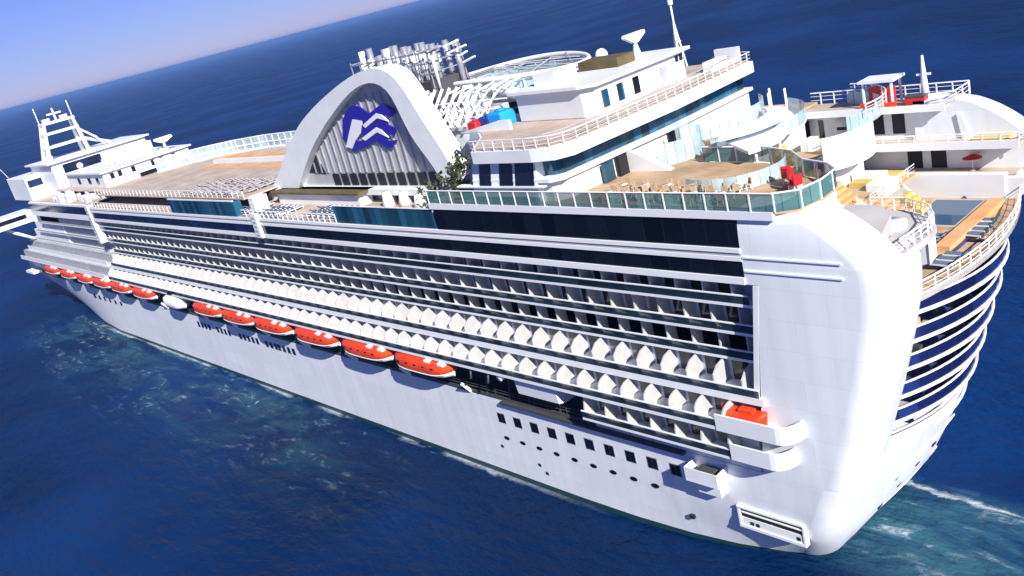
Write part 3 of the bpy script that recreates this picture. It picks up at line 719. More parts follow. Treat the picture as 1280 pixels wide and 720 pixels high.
MB().prism([(-4.4, 14.3), (-9.0, 14.3), (-8.0, 10.6), (-6.2, 8.4), (-3.2, 8.4), (-3.4, 10.6)], 'z', 32.0, 33.5).build("apron", M['greydeck'], ship)
for k in range(7): box("stair_step", M['orangedeck' if k % 2 else 'teak'], ship, -3.4 + k * 0.6, -2.8 + k * 0.6, -5.4, -1.0, T1 + 0.01, T1 + 0.45 + k * 0.42)
MB().prism([(-3.5, 26.92), (0.9, 26.92), (0.9, 30.8), (-3.5, 27.6)], 'y', -0.98, -0.8).build("stair_wall", M['white'], ship)
box("terrace_seat", M['teak'], ship, 0.6, 5.4, -5.6, -0.9, 29.52, 30.1); box("terrace_seat", M['yellow'], ship, 1.0, 5.0, -11.6, -7.4, 29.52, 30.0)
box("terrace_seat", M['teak'], ship, 6.6, 11.5, -8.6, -3.8, 32.52, 33.1)

# --- the observation lounge block across the ship
def lounge_ring(y): return [(20 + 0.0 * y)]
MB().prism([(21.2, -16.6), (20.6, 0), (21.2, 15.4), (22.4, 16.6), (34, 16.9), (36, 14.5), (40, 8), (46, 5), (46, -16.6)], 'z', 36.3, 38.45).build("lounge_wall", M['white'], ship)
MB().prism([(20.7, -16.9), (20.0, 0), (20.7, 16.3), (21.8, 17.4), (33.4, 17.4), (33.4, -16.9)], 'z', 38.46, 38.8).build("lounge_ledge", M['trim'], ship)
MB().prism([(21.6, -16.4), (21.0, 0), (21.6, 15.2), (22.4, 16.0), (33, 16.2), (33, -16.4)], 'z', 38.81, 40.7).build("lounge_glazing", M['teal'], ship)
fas = [(23.0, -17.6), (19.6, -16.0), (18.7, 0), (19.2, 15.8), (20.4, 17.4), (23, 17.95), (31.8, 17.95)]
MB().prism(fas + [(37, 12.0), (43, 7.5), (46, 6), (46, -17.6)], 'z', 40.71, 41.95).build("lounge_fascia", M['white'], ship)
MB().prism([(x + (0.35 if x < 22 else 0), y * 0.98) for x, y in fas] + [(36.8, 11.8), (42.8, 7.3), (45.8, 5.8), (45.8, -17.3)], 'z', 41.95, 42.05).build("lounge_roof_deck", M['beige'], ship)
railing([(x + 0.15, y * 0.99) for x, y in fas], 41.95, 1.1, 1.5, r=0.032)
railing([(x + 2.2, y * 0.93) for x, y in fas[:-1]], 42.05, 0.9, 1.5, r=0.03, mrail='grey')
# slanted port front windows of the lounge
fr = MB().prism([(15.8, 36.3), (17.5, 36.3), (17.5, 38.0), (16.9, 40.7), (15.8, 40.7)], 'x', 23.6, 33.4).build("lounge_front", M['white'], ship)
for (xa, xb) in ((23.9, 26.6), (27.0, 29.0), (30.4, 32.2)):
    MB().prism([(17.46, 38.2), (17.56, 38.25), (16.98, 40.45), (16.9, 40.4)], 'x', xa, xb).build("slanted_window", M['dark'], fr)
box("service_shelf", M['trim'], ship, 22.5, 36, 16.95, 17.7, 38.02, 38.18)
for (x, y) in ((17.6, 13.0), (17.8, 11.2)):
    pass
MB().box(20.35, 20.6, 9.6, 11.2, 36.32, 38.3).build("doorway", M['teal'], ship)
MB().box(20.2, 20.5, 7.6, 9.0, 36.32, 38.4).build("doorway", M['black'], ship)
MB().box(20.3, 20.55, -1.6, 0.4, 36.32, 38.4).build("doorway", M['dark'], ship)
MB().prism([(15.4, 36.27), (20.6, 36.27), (20.6, 38.3), (19.8, 38.3)], 'y', 6.4, 7.2).build("stair_wall", M['white'], ship)
# house on the lounge roof
dh = MB().prism([(24.4, -9.8), (23.8, 6.4), (25.4, 7.0), (36, 6.4), (36, -9.8)], 'z', 42.06, 45.2).build("deck_house", M['white'], ship, 0.1)
MB().prism([(23.6, -10.2), (23.1, 6.8), (25.2, 7.6), (36.6, 7.0), (36.6, -10.4)], 'z', 45.22, 45.55).build("deck_house_roof", M['white'], dh)
for y in (5.0, 2.4, -0.4): MB().box(23.75 + (5 - y) * 0.037, 24.1 + (5 - y) * 0.037, y - 0.5, y + 0.5, 42.7, 44.5).build("window", M['teal'] if y > 1 else M['dark'], dh)
MB().box(24.15, 24.3, -6.2, -4.8, 42.4, 44.4).build("door", M['grey'], dh)
for y in (-8.4, -9.2): MB().box(24.3, 24.4, y - 0.3, y + 0.3, 44.2, 44.9).build("vent_grille", M['black'], dh)
MB().box(27, 33, -4.5, -1.5, 45.56, 46.6).build("roof_hatch", M['olive'], dh)
MB().box(31, 34.5, 1.0, 4.5, 45.56, 46.8).build("roof_house", M['white'], dh)
box("locker", M['white'], ship, 22.0, 23.2, -14.6, -11.4, 42.06, 43.2)
box("stair_wall", M['white'], ship, 21.2, 24.5, -16.2, -15.8, 42.06, 43.8)
# Y-shaped antenna and the tripod mast
ant = MB().tube([(28.5, -6.8, 45.5), (28.5, -6.8, 47.2)], 0.6, 8, r2=0.2)
ant.prism([(-8.6, 48.0), (-8.5, 48.35), (-5.1, 48.35), (-5.0, 48.0), (-6.5, 47.2), (-7.1, 47.2)], 'x', 28.2, 28.8)
ant.build("antenna", M['white'], ship)
mst = MB()
for a in range(3): mst.tube([(26 + 0.7 * math.cos(a * 2.09), -11.2 + 0.7 * math.sin(a * 2.09), 43), (26, -11.2, 48.2)], 0.12, 5)
mst.tube([(26, -11.2, 47), (26, -11.2, 50.4)], 0.12, 6)
mst.tube([(26, -11.2, 50.2), (26, -11.2, 50.8)], 0.3, 8)
for z in (44.5, 46): mst.tube([(26 + 0.45 * math.cos(a * 2.09), -11.2 + 0.45 * math.sin(a * 2.09), z) for a in range(3)], 0.07, 4, closed=True)
mst.build("mast", M['trim'], ship)
def dome(x, y, z, r, name="satellite_dome"):
    rings = []
    for k in range(7):
        a = R(-50 + 140 * k / 6); rings.append([(x + r * math.cos(a) * math.cos(q * math.pi / 6), y + r * math.cos(a) * math.sin(q * math.pi / 6), z + r * math.sin(a) + r * 0.77) for q in range(12)])
    mb = MB().loft(rings); mb.tube([(x, y, z - 0.6), (x, y, z + 0.3)], r * 0.3, 6); return mb.build(name, M['white'], ship)
dome(35, -8.0, 45.6, 0.8)
# starboard wing mast
mk = MB().tube([(0.2, -15.6, 35.9), (0.2, -15.6, 40.6)], 0.5, 8, r2=0.12); mk.box(-0.5, 0.9, -15.7, -15.5, 38.6, 38.8); mk.build("mast", M['white'], ship)

# --- court cage, hoops and the thick white curved beam aft of the funnel
def oval(a, b, n=44, cx=52.0, cy=-7.6): return [(cx + a * math.cos(2 * math.pi * k / n), cy + b * math.sin(2 * math.pi * k / n)) for k in range(n)]
ov = oval(13.6, 7.4)
bowl = MB().tube([(x, y, 45.6 + 0.7 * math.sin(math.pi * min(1, max(0, (x - 38) / 28)))) for x, y in ov], 0.34, 6, closed=True).build("court_rim", M['white'], ship)
MB().tube([(lerp(66, 39.5, k / 12), -2.2 + 2.6 * (k / 12) ** 2, 44.6 + 1.3 * math.sin(math.pi * (0.15 + 0.75 * k / 12)) - 1.6 * (k / 12) ** 2) for k in range(13)], 0.75, 8).build("curved_beam", M['white'], ship)
MB().wall(oval(13.3, 7.1) + [oval(13.3, 7.1)[0]], 43.0, 45.4, 0.06).build("court_screen", M['pale_screen'], bowl)
for k in range(0, 44, 2): MB().tube([(ov[k][0], ov[k][1], 42.9), (ov[k][0], ov[k][1], 45.6)], 0.08, 4).build("court_post", M['trim'], bowl)
MB().prism(oval(13.2, 7.0), 'z', 42.9, 43.0).build("court_floor", M['greydeck'], bowl)
for k in range(10):
    a, b = ov[(k * 3 + 4) % 44], ov[(k * 5 + 20) % 44]
    MB().tube([(a[0], a[1], 45.7), ((a[0] + b[0]) / 2, (a[1] + b[1]) / 2, 46.9), (b[0], b[1], 45.7)], 0.07, 4).build("net_cable", M['grey'], bowl)
box("court_deck", M['greydeck'], ship, 40, 76, -16, 6.5, 41.6, 42.0)
box("court_wall", M['white'], ship, 41, 76, -15.8, 6.2, 36.3, 41.58)
fen = MB()
for k in range(9): fen.box(42 + k * 1.9, 42.14 + k * 1.9, 5.9, 6.05, 42, 44.9)
for k in range(6): fen.tube([(43 + k * 2.6, 6, 42), (44.6 + k * 2.6, 6, 44.9)], 0.08, 4)
for z in (43.0, 44.0, 44.9): fen.box(42, 57.4, 5.92, 6.03, z, z + 0.1)
fen.build("court_fence", M['trim'], ship)
for k in range(10):
    x = 64 - k * 2.1
    MB().tube([(x, 5.9, 42.0), (x - 1.4, 1.6, 45.4), (x - 2.4, -1.6, 46.0)], 0.14, 5).build("lattice_rib", M['trim'], ship)
    MB().tube([(x - 2.0, 5.9, 42.0), (x - 0.4, 1.8, 45.0)], 0.10, 4).build("lattice_rib", M['grey'], ship)
for q in range(4): MB().tube([(66, 5.2 - q * 1.5, 42.6 + q * 0.9), (42, 5.4 - q * 1.5, 42.5 + q * 0.85)], 0.1, 4).build("lattice_rail", M['trim'], ship)
for k in range(5): MB().box(44 + k * 3.4, 46.6 + k * 3.4, 0.5, 3.0, 42.02, 43.4 + 0.4 * (k % 2)).build("plant_box", M['grey'], ship, 0.1)

# --- funnel with its white arch
OUT = [(93.0, 36.48), (87.22, 40.75), (81.04, 44.64), (75.0, 47.1), (69.16, 48.96), (63.39, 50.52), (59.81, 51.17), (55.83, 51.26), (53.4, 50.69), (52.2, 49.36), (51.2, 47.18), (49.8, 44.28), (48.0, 41.6), (46.4, 38.94), (45.9, 36.3), (45.9, 33.3)]
INN = [(83.56, 37.66), (78.15, 41.65), (72.05, 45.02), (66.5, 47.59), (62.86, 48.97), (59.29, 49.66), (56.78, 49.44), (55.1, 48.58), (54.24, 46.96), (53.79, 44.52), (52.93, 42.05), (51.45, 40.04), (49.87, 38.29), (49.0, 36.4), (48.9, 33.3)]
OUT = [(100, 33.0)] + OUT; INN = [(89, 33.0)] + INN
def resample(P, n):
    d = [0]
    for a, b in zip(P, P[1:]): d.append(d[-1] + math.dist(a, b))
    out = []
    for i in range(n):
        t = d[-1] * i / (n - 1)
        out.append((interp(t, list(zip(d, [p[0] for p in P]))), interp(t, list(zip(d, [p[1] for p in P])))))
    for _ in range(3): out = [out[0]] + [((a[0] + 2 * b[0] + c[0]) / 4, (a[1] + 2 * b[1] + c[1]) / 4) for a, b, c in zip(out, out[1:], out[2:])] + [out[-1]]
    return out
o_ = resample(OUT, 44); i_ = resample(INN, 44)
mb = MB(); mb.loft([[(a[0], 10, a[1]), (b[0], 10, b[1]), (b[0], 8.2, b[1]), (a[0], 7.2, a[1])] for a, b in zip(o_, i_)], smooth=False)
arch = mb.build("funnel_arch", M['white'], ship)
slat = MB().prism(i_ , 'y', 8.3, 8.6).build("funnel_screen", M['louvre'], ship)
for k in range(22):
    x = 50.2 + k * 1.75
    ztop = max([interp(x, sorted([(p[0], p[1]) for p in i_[:23]])) if x > 57.5 else interp(x, sorted([(p[0] + 0.0001 * q, p[1]) for q, p in enumerate(i_[23:])]))]) - 0.15
    if ztop > 38.2: MB().box(x - 0.16, x + 0.16, 8.6, 8.78, 37.2, ztop).build("fin", M['silver'], slat)
for k in range(11):
    x = 51.5 + k * 2.4
    MB().box(x, x + 1.7, 8.6, 8.75, 35.3, 37.0).build("vent_opening", M['black'], slat)
MB().prism([(79, 37.0), (84, 37.3), (80.5, 40.0)], 'y', 8.6, 8.7).build("vent_opening", M['black'], slat)
box("arch_sill", M['white'], ship, 48, 95, 7.4, 10.4, 34.4, 35.2)
L1 = [(70.55, 42.61), (69.35, 44.85), (67.7, 46.09), (65.63, 46.74), (63.97, 46.32), (62.39, 45.37), (58.8, 46.47), (56.65, 45.76), (56.23, 45.07), (57.88, 44.59), (59.51, 45.27), (63.29, 44.13), (64.91, 44.61), (66.7, 44.84), (67.92, 43.97), (69.3, 42.15), (70.17, 41.77)]
L2 = [(64.89, 43.95), (64.48, 43.48), (60.36, 44.48), (58.59, 43.63), (57.14, 43.05), (57.97, 42.26), (59.59, 42.53), (61.54, 43.52), (64.87, 42.5), (65.78, 42.75)]
L3 = [(67.93, 41.77), (65.03, 41.77), (61.31, 42.66), (59.66, 41.51), (57.67, 41.56), (59.24, 40.59), (60.59, 40.56), (62.52, 41.67), (65.48, 40.93), (68.67, 40.43), (69.3, 40.64)]
W1 = [(64.57, 43.93), (60.59, 45.33), (59.42, 45.01), (58.34, 44.12), (60.61, 44.7), (64.09, 43.52)]
W2 = [(65.78, 42.14), (61.57, 43.47), (60.42, 43.08), (59.41, 42.01), (61.59, 42.83), (65.03, 41.77)]
W0 = [(66.7, 44.84), (64.49, 44.51), (65.72, 42.86), (67.66, 41.81), (68.98, 40.77), (70.4, 41.09), (68.65, 42.93)]
em = MB()
for P in (L1, L2, L3): em.prism(P, 'y', 8.8, 9.0)
em = em.build("emblem", M['logo'], ship)
ew = MB()
for P in (W1, W2, W0): ew.prism(P, 'y', 8.84, 9.08)
ew.build("emblem_field", M['trim'], em)
# exhaust pipes in a frame
fu = MB().box(54.5, 72.2, -3.0, 3.4, 42, 47.6).build("funnel_casing", M['steel'], ship)
for k in range(9):
    x = 71.4 - k * 2.05
    top = 52.9 - k * 0.1 + (0.3 if k % 3 == 1 else 0) - (0.8 if k % 4 == 2 else 0)
    MB().tube([(x, 1.5, 46.5), (x, 1.5, top)], 0.48, 10).build("exhaust_pipe", M['silver' if k % 3 else 'white'], fu)
    MB().tube([(x - 1.0, -1.6, 46.5), (x - 1.0, -1.6, top - 0.5)], 0.42, 10).build("exhaust_pipe", M['silver'], fu)
    MB().tube([(x - 1.0, 2.6, 46.5), (x - 1.0, 2.6, top - 1.4)], 0.2, 8).build("exhaust_pipe", M['trim'], fu)
lat = MB()
for z in (48.4, 49.8, 51.2):
    for y in (-2.6, 3.2): lat.box(54.2, 72.4, y, y + 0.13, z, z + 0.16)
    for k in range(9): lat.box(54.2 + k * 2.25, 54.36 + k * 2.25, -2.6, 3.3, z + 0.16, z + 0.3)
for k in range(9):
    for y in (-2.6, 3.2): lat.box(54.2 + k * 2.25, 54.36 + k * 2.25, y, y + 0.14, 46.6, 51.7)
lat.build("pipe_frame", M['silver'], fu)
for k in range(4): MB().tube([(54.2, -2 + k * 0.7, 48.6 + k * 0.9), (51.6 + 0.7 * (k % 2), -2.4 + k * 0.5, 49.2 + k * 0.85)], 0.15, 5).build("antenna_arm", M['trim'], fu)
for k in range(7):
    MB().tube([(74 - k * 3.4, 4.6, 46.2), (71.8 - k * 3.4, 8.0, 43.6)], 0.28, 6).build("funnel_strut", M['white'], ship)
for k in range(8):
    MB().tube([(56 - k * 1.5, 7, 42.2), (54.6 - k * 1.5, 4.2, 46.6)], 0.2, 5).build("funnel_strut", M['trim'], ship)
box("funnel_base", M['white'], ship, 52, 92, -6, 7.0, 33.2, 42)

# --- open pool deck amidships
box("pool_deck", M['beige'], ship, 41.8, X_END, -17.6, 17.9, 33.06, 33.14)
MB().wall([(41.6, 17.9), (63.5, 17.9)], 33.15, 35.5, -0.06).build("wind_screen", M['teal'], ship)
box("screen_rail", M['trim'], ship, 41.6, 63.5, 17.82, 18.0, 35.5, 35.6)
railing([(63.6, 17.95), (92.0, 17.95)], 33.14, 1.15, 1.5)
sb = MB().wall([(94, 16.6), (94, 17.9), (121, 17.9), (121, 16.6)], 33.15, 35.6, 0.06).build("wind_screen", M['teal'], ship)
box("screen_rail", M['trim'], ship, 93.9, 121.1, 17.75, 18.02, 35.6, 35.8)
box("raised_deck", M['beige'], ship, 93, 168, -16.8, 16.4, 35.4, 35.62)
railing([(121, 17.9), (168, 17.9)], 33.14, 1.2, 2.0)
box("olive_awning", M['olive'], ship, 66, 92, 9.2, 12.2, 34.9, 35.2)
box("bar_house", M['white'], ship, 67, 91, 9.4, 11.6, 33.15, 34.88)
for k in range(7):
    x = 48 + k * 2.4
    MB().tube([(x, 9.5 + (k % 3), 33.2), (x, 9.5 + (k % 3), 35.0 + 0.3 * (k % 2))], 1.0, 9, r2=0.5).build("fan_vent", M['white'], ship)
# stair tower and gangway post on the ship's side
st = box("stair_tower", M['white'], ship, 86.6, 88.4, 17.3, 18.4, 30.0, 33.9)
for k in range(5): MB().box(87, 88.0, 18.4, 18.46, 30.3 + k * 0.7, 30.6 + k * 0.7).build("tread", M['grey'], st)
for k in range(2): box("stair_tower", M['white'], ship, 88.6 + k * 2.2, 90.2 + k * 2.2, 15 - k * 1.5, 17 - k, 33.15, 35.2 + 0.3 * k)
st = box("stair_tower", M['white'], ship, 170.2, 172.2, 16.8, 18.3, 24.6, 33.6)
for k in range(9): MB().box(170.5, 171.9, 18.3, 18.36, 25 + k * 0.9, 25.45 + k * 0.9).build("tread", M['grey'], st)
# orange running track stripe and pool surround
box("track", M['orangedeck'], ship, 100, 160, -11.8, -7.6, 35.63, 35.66)
box("track", M['orangedeck'], ship, 104, 150, -3, -0.6, 35.63, 35.66)
box("pool_curb", M['white'], ship, 99, 150, -5.8, -4.6, 35.63, 36.4)
# starboard wind screen with white rails
ws = [(96, -17.0), (115, -17.0), (134, -17.0), (146, -16.2), (156, -13.2), (163, -8.8), (167.4, -4.0), (169.0, 1.0)]
wo_ = railing(ws, 35.62, 2.9, 2.6, "wind_screen", 'pale_screen', r=0.10)
MB().wall(ws, 36.9, 37.15, 0.14).build("mid_rail", M['trim'], wo_)
MB().wall(ws, 35.63, 36.0, 0.14).build("kerb", M['trim'], wo_)
# --- forward house, mast and bridge
box("forward_deck", M['beige'], ship, X_END, 222, -17.5, 17.5, 33.62, 33.7)
box("raised_deck", M['beige'], ship, 168.2, 206, -16.8, 14.0, 35.4, 35.6)
fh = MB().box(172, 200, -9, 12, 35.61, 39.0).build("forward_house", M['white'], ship, 0.12)
MB().box(171.2, 200.5, -9.6, 12.6, 39.02, 39.35).build("roof", M['white'], fh)
MB().box(171.86, 171.98, -8.4, 4.0, 35.65, 36.6).build("window_band", M['dark'], fh)
for y in (10.0, 8.2, 5.0, 0.2, -2.0, -5.0): MB().box(171.88, 171.98, y - 0.45, y + 0.45, 37.3, 38.5).build("window", M['dark'], fh)
for x in (176, 182, 190): MB().box(x, x + 1.8, 12.0, 12.1, 36.6, 38.0).build("window", M['dark'], fh)
fb = MB().box(206, 226, -12, 13, 33.71, 42.0).build("forward_house", M['white'], ship, 0.15)
MB().box(205, 227, -13, 14, 42.02, 42.4).build("roof", M['white'], fb)
MB().box(205.85, 205.98, 0.6, 10.4, 38.8, 41.2).build("window_band", M['navy'], fb)
MB().box(218, 237, -17.5, 17.4, 33.71, 39.8).build("forward_house", M['white'], ship, 0.15)
MB().box(217.85, 217.98, 13.4, 17, 37.2, 39.0).build("window_band", M['navy'], ship)
for k in range(14):
    x = 172 + (k * 7.3) % 32; y = 12.9 + (k * 1.7) % 4.2
    MB().box(x, x + 1.2 + (k % 3) * 0.6, y, y + 1.0 + (k % 2) * 0.5, 33.71, 34.6 + 0.4 * (k % 4)).build("deck_locker", M['white' if k % 3 else 'grey'], ship, 0.05)
for k in range(7):
    MB().box(176 + k * 3.2, 178 + k * 3.2, -6 + (k * 3.1) % 11, -4 + (k * 3.1) % 11, 39.36, 40.2 + 0.4 * (k % 3)).build("roof_house", M['white'], fh, 0.08)
sx_ = MB().tube([(174, -4.6, 39.36), (174, -4.6, 41.4)], 0.45, 8, r2=0.25); sx_.prism([(-7.0, 42.2), (-6.8, 42.7), (-2.7, 42.7), (-2.5, 42.2), (-4, 41.4), (-5.2, 41.4)], 'x', 173.6, 174.4); sx_.build("antenna", M['white'], ship)
dome(182, 6, 39.5, 0.9); dome(212, 11.0, 42.5, 0.9); dome(196, -1, 39.5, 1.1); dome(200.0, 8, 39.5, 0.8)
fm = MB()
bx = 218
for y0, y1 in ((10.4, 8.0), (0.0, 0.6)):
    for q in (-2.6, 2.6): fm.tube([(bx + q, y0, 42.4), (bx + q * 0.6, y1, 51.6)], 0.62, 6, r2=0.42)
for z, f in ((45.2, 0.3), (48.6, 0.66), (51.2, 0.97)):
    fm.box(bx - 2.2, bx + 2.2, lerp(-0.4, 0.2, f), lerp(10.6, 8.4, f), z, z + 0.6)
fm.tube([(bx, 4.2, 51.8), (bx, 4.2, 55)], 0.35, 6, r2=0.2); fm.box(bx - 0.3, bx + 0.3, 2.4, 6.0, 53.4, 53.8)
for y in (8.6, 0.0): fm.tube([(bx, y, 51.6), (bx, y, 56)], 0.13, 5)
for y in (6.8, 2.2): fm.box(bx - 0.6, bx + 0.6, y - 0.9, y + 0.9, 51.8, 52.7)
fm.tube([(bx, 0.2, 45.8), (bx - 4, -6.0, 42.6)], 0.5, 6); fm.tube([(bx, 0.3, 48.8), (bx - 4, -2.6, 45.0), (bx - 4, -4.0, 42.6)], 0.3, 6)
fm.build("radar_mast", M['trim'], ship)
MB().tube([(238, 16.5, 39.8), (240, 18.5, 46)], 0.06, 4).build("whip_antenna", M['trim'], ship)
# terraced front and bridge wing
for z, x1, y1 in ((30.2, 226, 16.6), (27.4, 231, 16.4), (24.8, 236, 16.2), (22.2, 242, 16.0), (19.6, 248, 17.0), (17.0, 254, 17.4), (14.4, 258, 16.8)):
    box("front_block", M['white'], ship, 205, x1, -16, y1, z - 2.6, z - 0.05)
bw = box("bridge_wing", M['white'], ship, 233, 241, 10, 26, 27.2, 30.4)
MB().box(232.8, 232.99, 17.4, 25.4, 28.6, 29.7).build("window_band", M['dark'], bw); MB().box(233.4, 240.6, 25.99, 26.04, 28.5, 29.7).build("window_band", M['dark'], bw)
MB().tube([(236, 17.0, 22.2), (236, 23.5, 27.2)], 0.5, 6).build("wing_brace", M['white'], bw)
box("anchor_platform", M['trim'], ship, 244, 252, 17.3, 19.6, 11.5, 12.2)

# ================================================================ things carried by the ship
# --- lifeboats under their davits
def boat_rings(L, B, prof):
    rings = []
    for k in range(15):
        t = -1 + 2 * k / 14; w = (1 - abs(t) ** 5) ** 0.55
        rings.append([(t * L / 2 * (0.94 + 0.06 * (z > 1.2)), y * max(w, 0.12), z + (0.35 * abs(t) ** 3 if z < 1.6 else -0.75 * abs(t) ** 4 * (z - 1.6) / 2.2)) for y, z in prof])
    return rings
def make_boat(label):
    r = empty("lifeboat", (0, 0, 0), label, "lifeboat", "lifeboats hanging along the side")
    B = 1.62
    lower = [(-B * 0.97, 0.72), (-B * 0.88, 0.5), (-B * 0.7, 0.22), (-0.3, 0), (0.3, 0), (B * 0.7, 0.22), (B * 0.88, 0.5), (B * 0.97, 0.72)]
    upper = [(B * 0.97, 0.73), (B, 1.3), (B * 0.97, 1.85), (B * 0.84, 2.35), (B * 0.5, 2.6), (0, 2.66), (-B * 0.5, 2.6), (-B * 0.84, 2.35), (-B * 0.97, 1.85), (-B, 1.3), (-B * 0.97, 0.73)]
    MB().loft(boat_rings(12.1, B, lower)).build("hull", M['boat_white'], r)
    top = MB().loft(boat_rings(12.2, B, upper)).build("canopy", M['boat_orange'], r)
    MB().box(-4.6, -3.4, -0.7, 0.7, 2.3, 2.85).build("wheelhouse", M['boat_orange'], top)
    fnd = [(-B * 1.02, 0.68), (-B * 1.02, 0.8), (B * 1.02, 0.8), (B * 1.02, 0.68)]
    MB().loft(boat_rings(12.3, B, fnd)).build("fender", M['boat_white'], r)
    for k in range(5): MB().box(-3.6 + k * 1.8, -3.05 + k * 1.8, B * 0.93, B * 0.985, 1.7, 1.9).build("window", M['dark'], r)
    return r
proto = make_boat("orange and white lifeboat nearest the stern, last of the long row")
spots = [(50.4, 0), (63.7, 1), (77.6, 2), (91.6, 3), (104.4, 4), (117.0, 5), (150, 6), (164, 7), (177, 8), (190, 9), (204, 10), (219, 11)]
labels = {1: "orange lifeboat second from the stern, its shadow a large blue patch on the hull",
          2: "third orange lifeboat from the stern, hanging just aft of the small hull windows",
          3: "fourth orange lifeboat from the stern, where the row of small hull windows begins",
          4: "fifth orange lifeboat from the stern, over the middle groups of small hull windows",
          5: "orange lifeboat just aft of the pale covered tender",
          6: "orange lifeboat just forward of the pale covered tender",
          7: "second orange lifeboat forward of the pale tender",
          8: "third orange lifeboat forward of the pale tender",
          9: "fourth orange lifeboat forward of the pale tender, third from the bow end",
          10: "far orange lifeboat, last but one towards the bow",
          11: "farthest orange lifeboat, nearest the bow and the bridge wing"}
for x, i in spots:
    o = proto if i == 0 else copy_tree(proto)
    if i: o["label"] = labels[i]
    o.location = (x, 19.15, 13.78); o.scale = (1.0, 1.0, 0.88 + random.uniform(-.02, .02)); o.rotation_euler.z = R(random.uniform(-1, 1))
    for e in (-1, 1):
        MB().box(x + e * 4.6 - 0.28, x + e * 4.6 + 0.28, 15.1, 19.3, 15.78, 16.08).build("davit_beam", M['trim'], ship)
        MB().box(x - 3.4 + e * 1.4 - 0.6, x - 3.4 + e * 1.4 + 0.6, 19.2, 20.35, 15.75, 16.2).build("davit_head", M['trim'], ship, 0.12)
        MB().prism([(17.7, 11.5), (18.2, 11.5), (19.2, 13.0), (18.9, 13.2)], 'x', x + e * 6.45 - 0.14, x + e * 6.45 + 0.14).build("davit_foot", M['trim'], ship)
tn = empty("tender", (134, 19.0, 13.2), "pale blue-white covered tender in the gap between the two lifeboat rows", "boat")
MB().loft(boat_rings(8.5, 1.8, [(-1.8, 1.4), (-1.6, 0.5), (0, 0), (1.6, 0.5), (1.8, 1.4), (1.5, 2.5), (0, 3.0), (-1.5, 2.5)])).build("hull", M['boat_white'], tn)
MB().box(-1.4, 1.2, -0.9, 0.9, 2.6, 3.4).build("cabin", M['white'], tn)
rb = empty("rescue_boat", (3.0, 18.5, 16.62), "small orange rescue boat lying on the white rounded balcony at the stern quarter", "rescue boat")
MB().loft(boat_rings(4.6, 0.95, [(-0.95, 0.9), (-0.7, 0.2), (0, 0), (0.7, 0.2), (0.95, 0.9), (0.6, 1.25), (-0.6, 1.25)])).build("hull", M['boat_orange'], rb)
MB().box(-1.0, 0.4, -0.35, 0.35, 1.2, 1.6).build("console", M['boat_orange'], rb)

# --- deck furniture
def make_lounger():
    r = empty("sun_lounger", (0, 0, 0), "dark blue sun lounger with white frame in the rows on the pool deck", "sun lounger", "sun loungers on the pool deck")
    MB().box(-0.95, 0.4, -0.33, 0.33, 0.32, 0.42).build("seat", M['lounge'], r)
    MB().prism([(0.4, 0.32), (1.05, 0.82), (1.0, 0.9), (0.38, 0.43)], 'y', -0.33, 0.33).build("backrest", M['lounge'], r)
    f = MB()
    for x in (-0.85, 0.35):
        for y in (-0.34, 0.3): f.box(x, x + 0.05, y, y + 0.05, 0, 0.32)
    f.box(-0.97, 0.42, -0.38, -0.33, 0.3, 0.4).box(-0.97, 0.42, 0.33, 0.38, 0.3, 0.4)
    f.build("frame", M['trim'], r); return r
lp = make_lounger(); first = True
for (x0, y0, nx, ny, dx, dy, z) in ((92.0, 13.4, 4, 3, 2.3, 1.15, 33.14), (81.0, 14.2, 5, 3, 2.4, 1.15, 33.14), (66.0, 13.6, 6, 3, 2.3, 1.2, 33.14)):
    for i in range(nx):
        for j in range(ny):
            o = lp if first else copy_tree(lp); first = False
            o.location = (x0 + i * dx * 0.62, y0 + j * dy * 1.15, z); o.scale = (1.15, 1.15, 1.15); o.rotation_euler.z = R(90 + random.uniform(-4, 4))
railing([(93.2, 16.2), (168, 16.2)], 35.62, 1.1, 2.0, r=0.04)
pale = None
for i in range(11):
    for j in range(5):
        if random.random() < 0.12: continue
        if pale is None:
            pale = copy_tree(lp); o = pale
            o["label"] = "pale sun lounger in the rows on the raised deck above the teal wind screen"; o["group"] = "pale sun loungers on the raised deck"
            for ch in o.children:
                ch.data = ch.data.copy(); ch.data.materials[0] = M['grey' if ch.name.startswith('frame') else 'pale_fabric']
        else: o = copy_tree(pale)
        o.location = (96 + i * 2.3 + random.uniform(-.2, .2), 8.2 + j * 1.75 + random.uniform(-.2, .2), 35.62); o.rotation_euler.z = R(90 + random.uniform(-8, 8))
def make_chair(mm, label, group):
    r = empty("deck_chair", (0, 0, 0), label, "chair", group)
    MB().box(-0.28, 0.28, -0.28, 0.28, 0.42, 0.5).build("seat", mm, r)
    MB().box(0.22, 0.3, -0.28, 0.28, 0.5, 1.0).build("backrest", mm, r)
    for x in (-0.26, 0.2):
        for y in (-0.26, 0.2): MB().box(x, x + 0.05, y, y + 0.05, 0, 0.42).build("leg", M['trim'], r)
    return r
rc = make_chair(M['red'], "red deck chair by the curved glass rail of the aft sun deck", "red chairs at the aft rail")
for i, (x, y) in enumerate(((-1.0, 11.9), (-1.4, 12.6), (-0.2, 11.4), (0.4, 10.8), (-1.8, 13.3))):
    o = rc if i == 0 else copy_tree(rc)
    o.location = (x, y, 36.28); o.scale = (1.5, 1.5, 1.5); o.rotation_euler.z = R(i * 40)
tb = empty("bistro_table", (0, 0, 0), "round pale bistro table among chairs on the aft sun deck behind the teal rail", "table", "bistro tables on the aft sun deck")
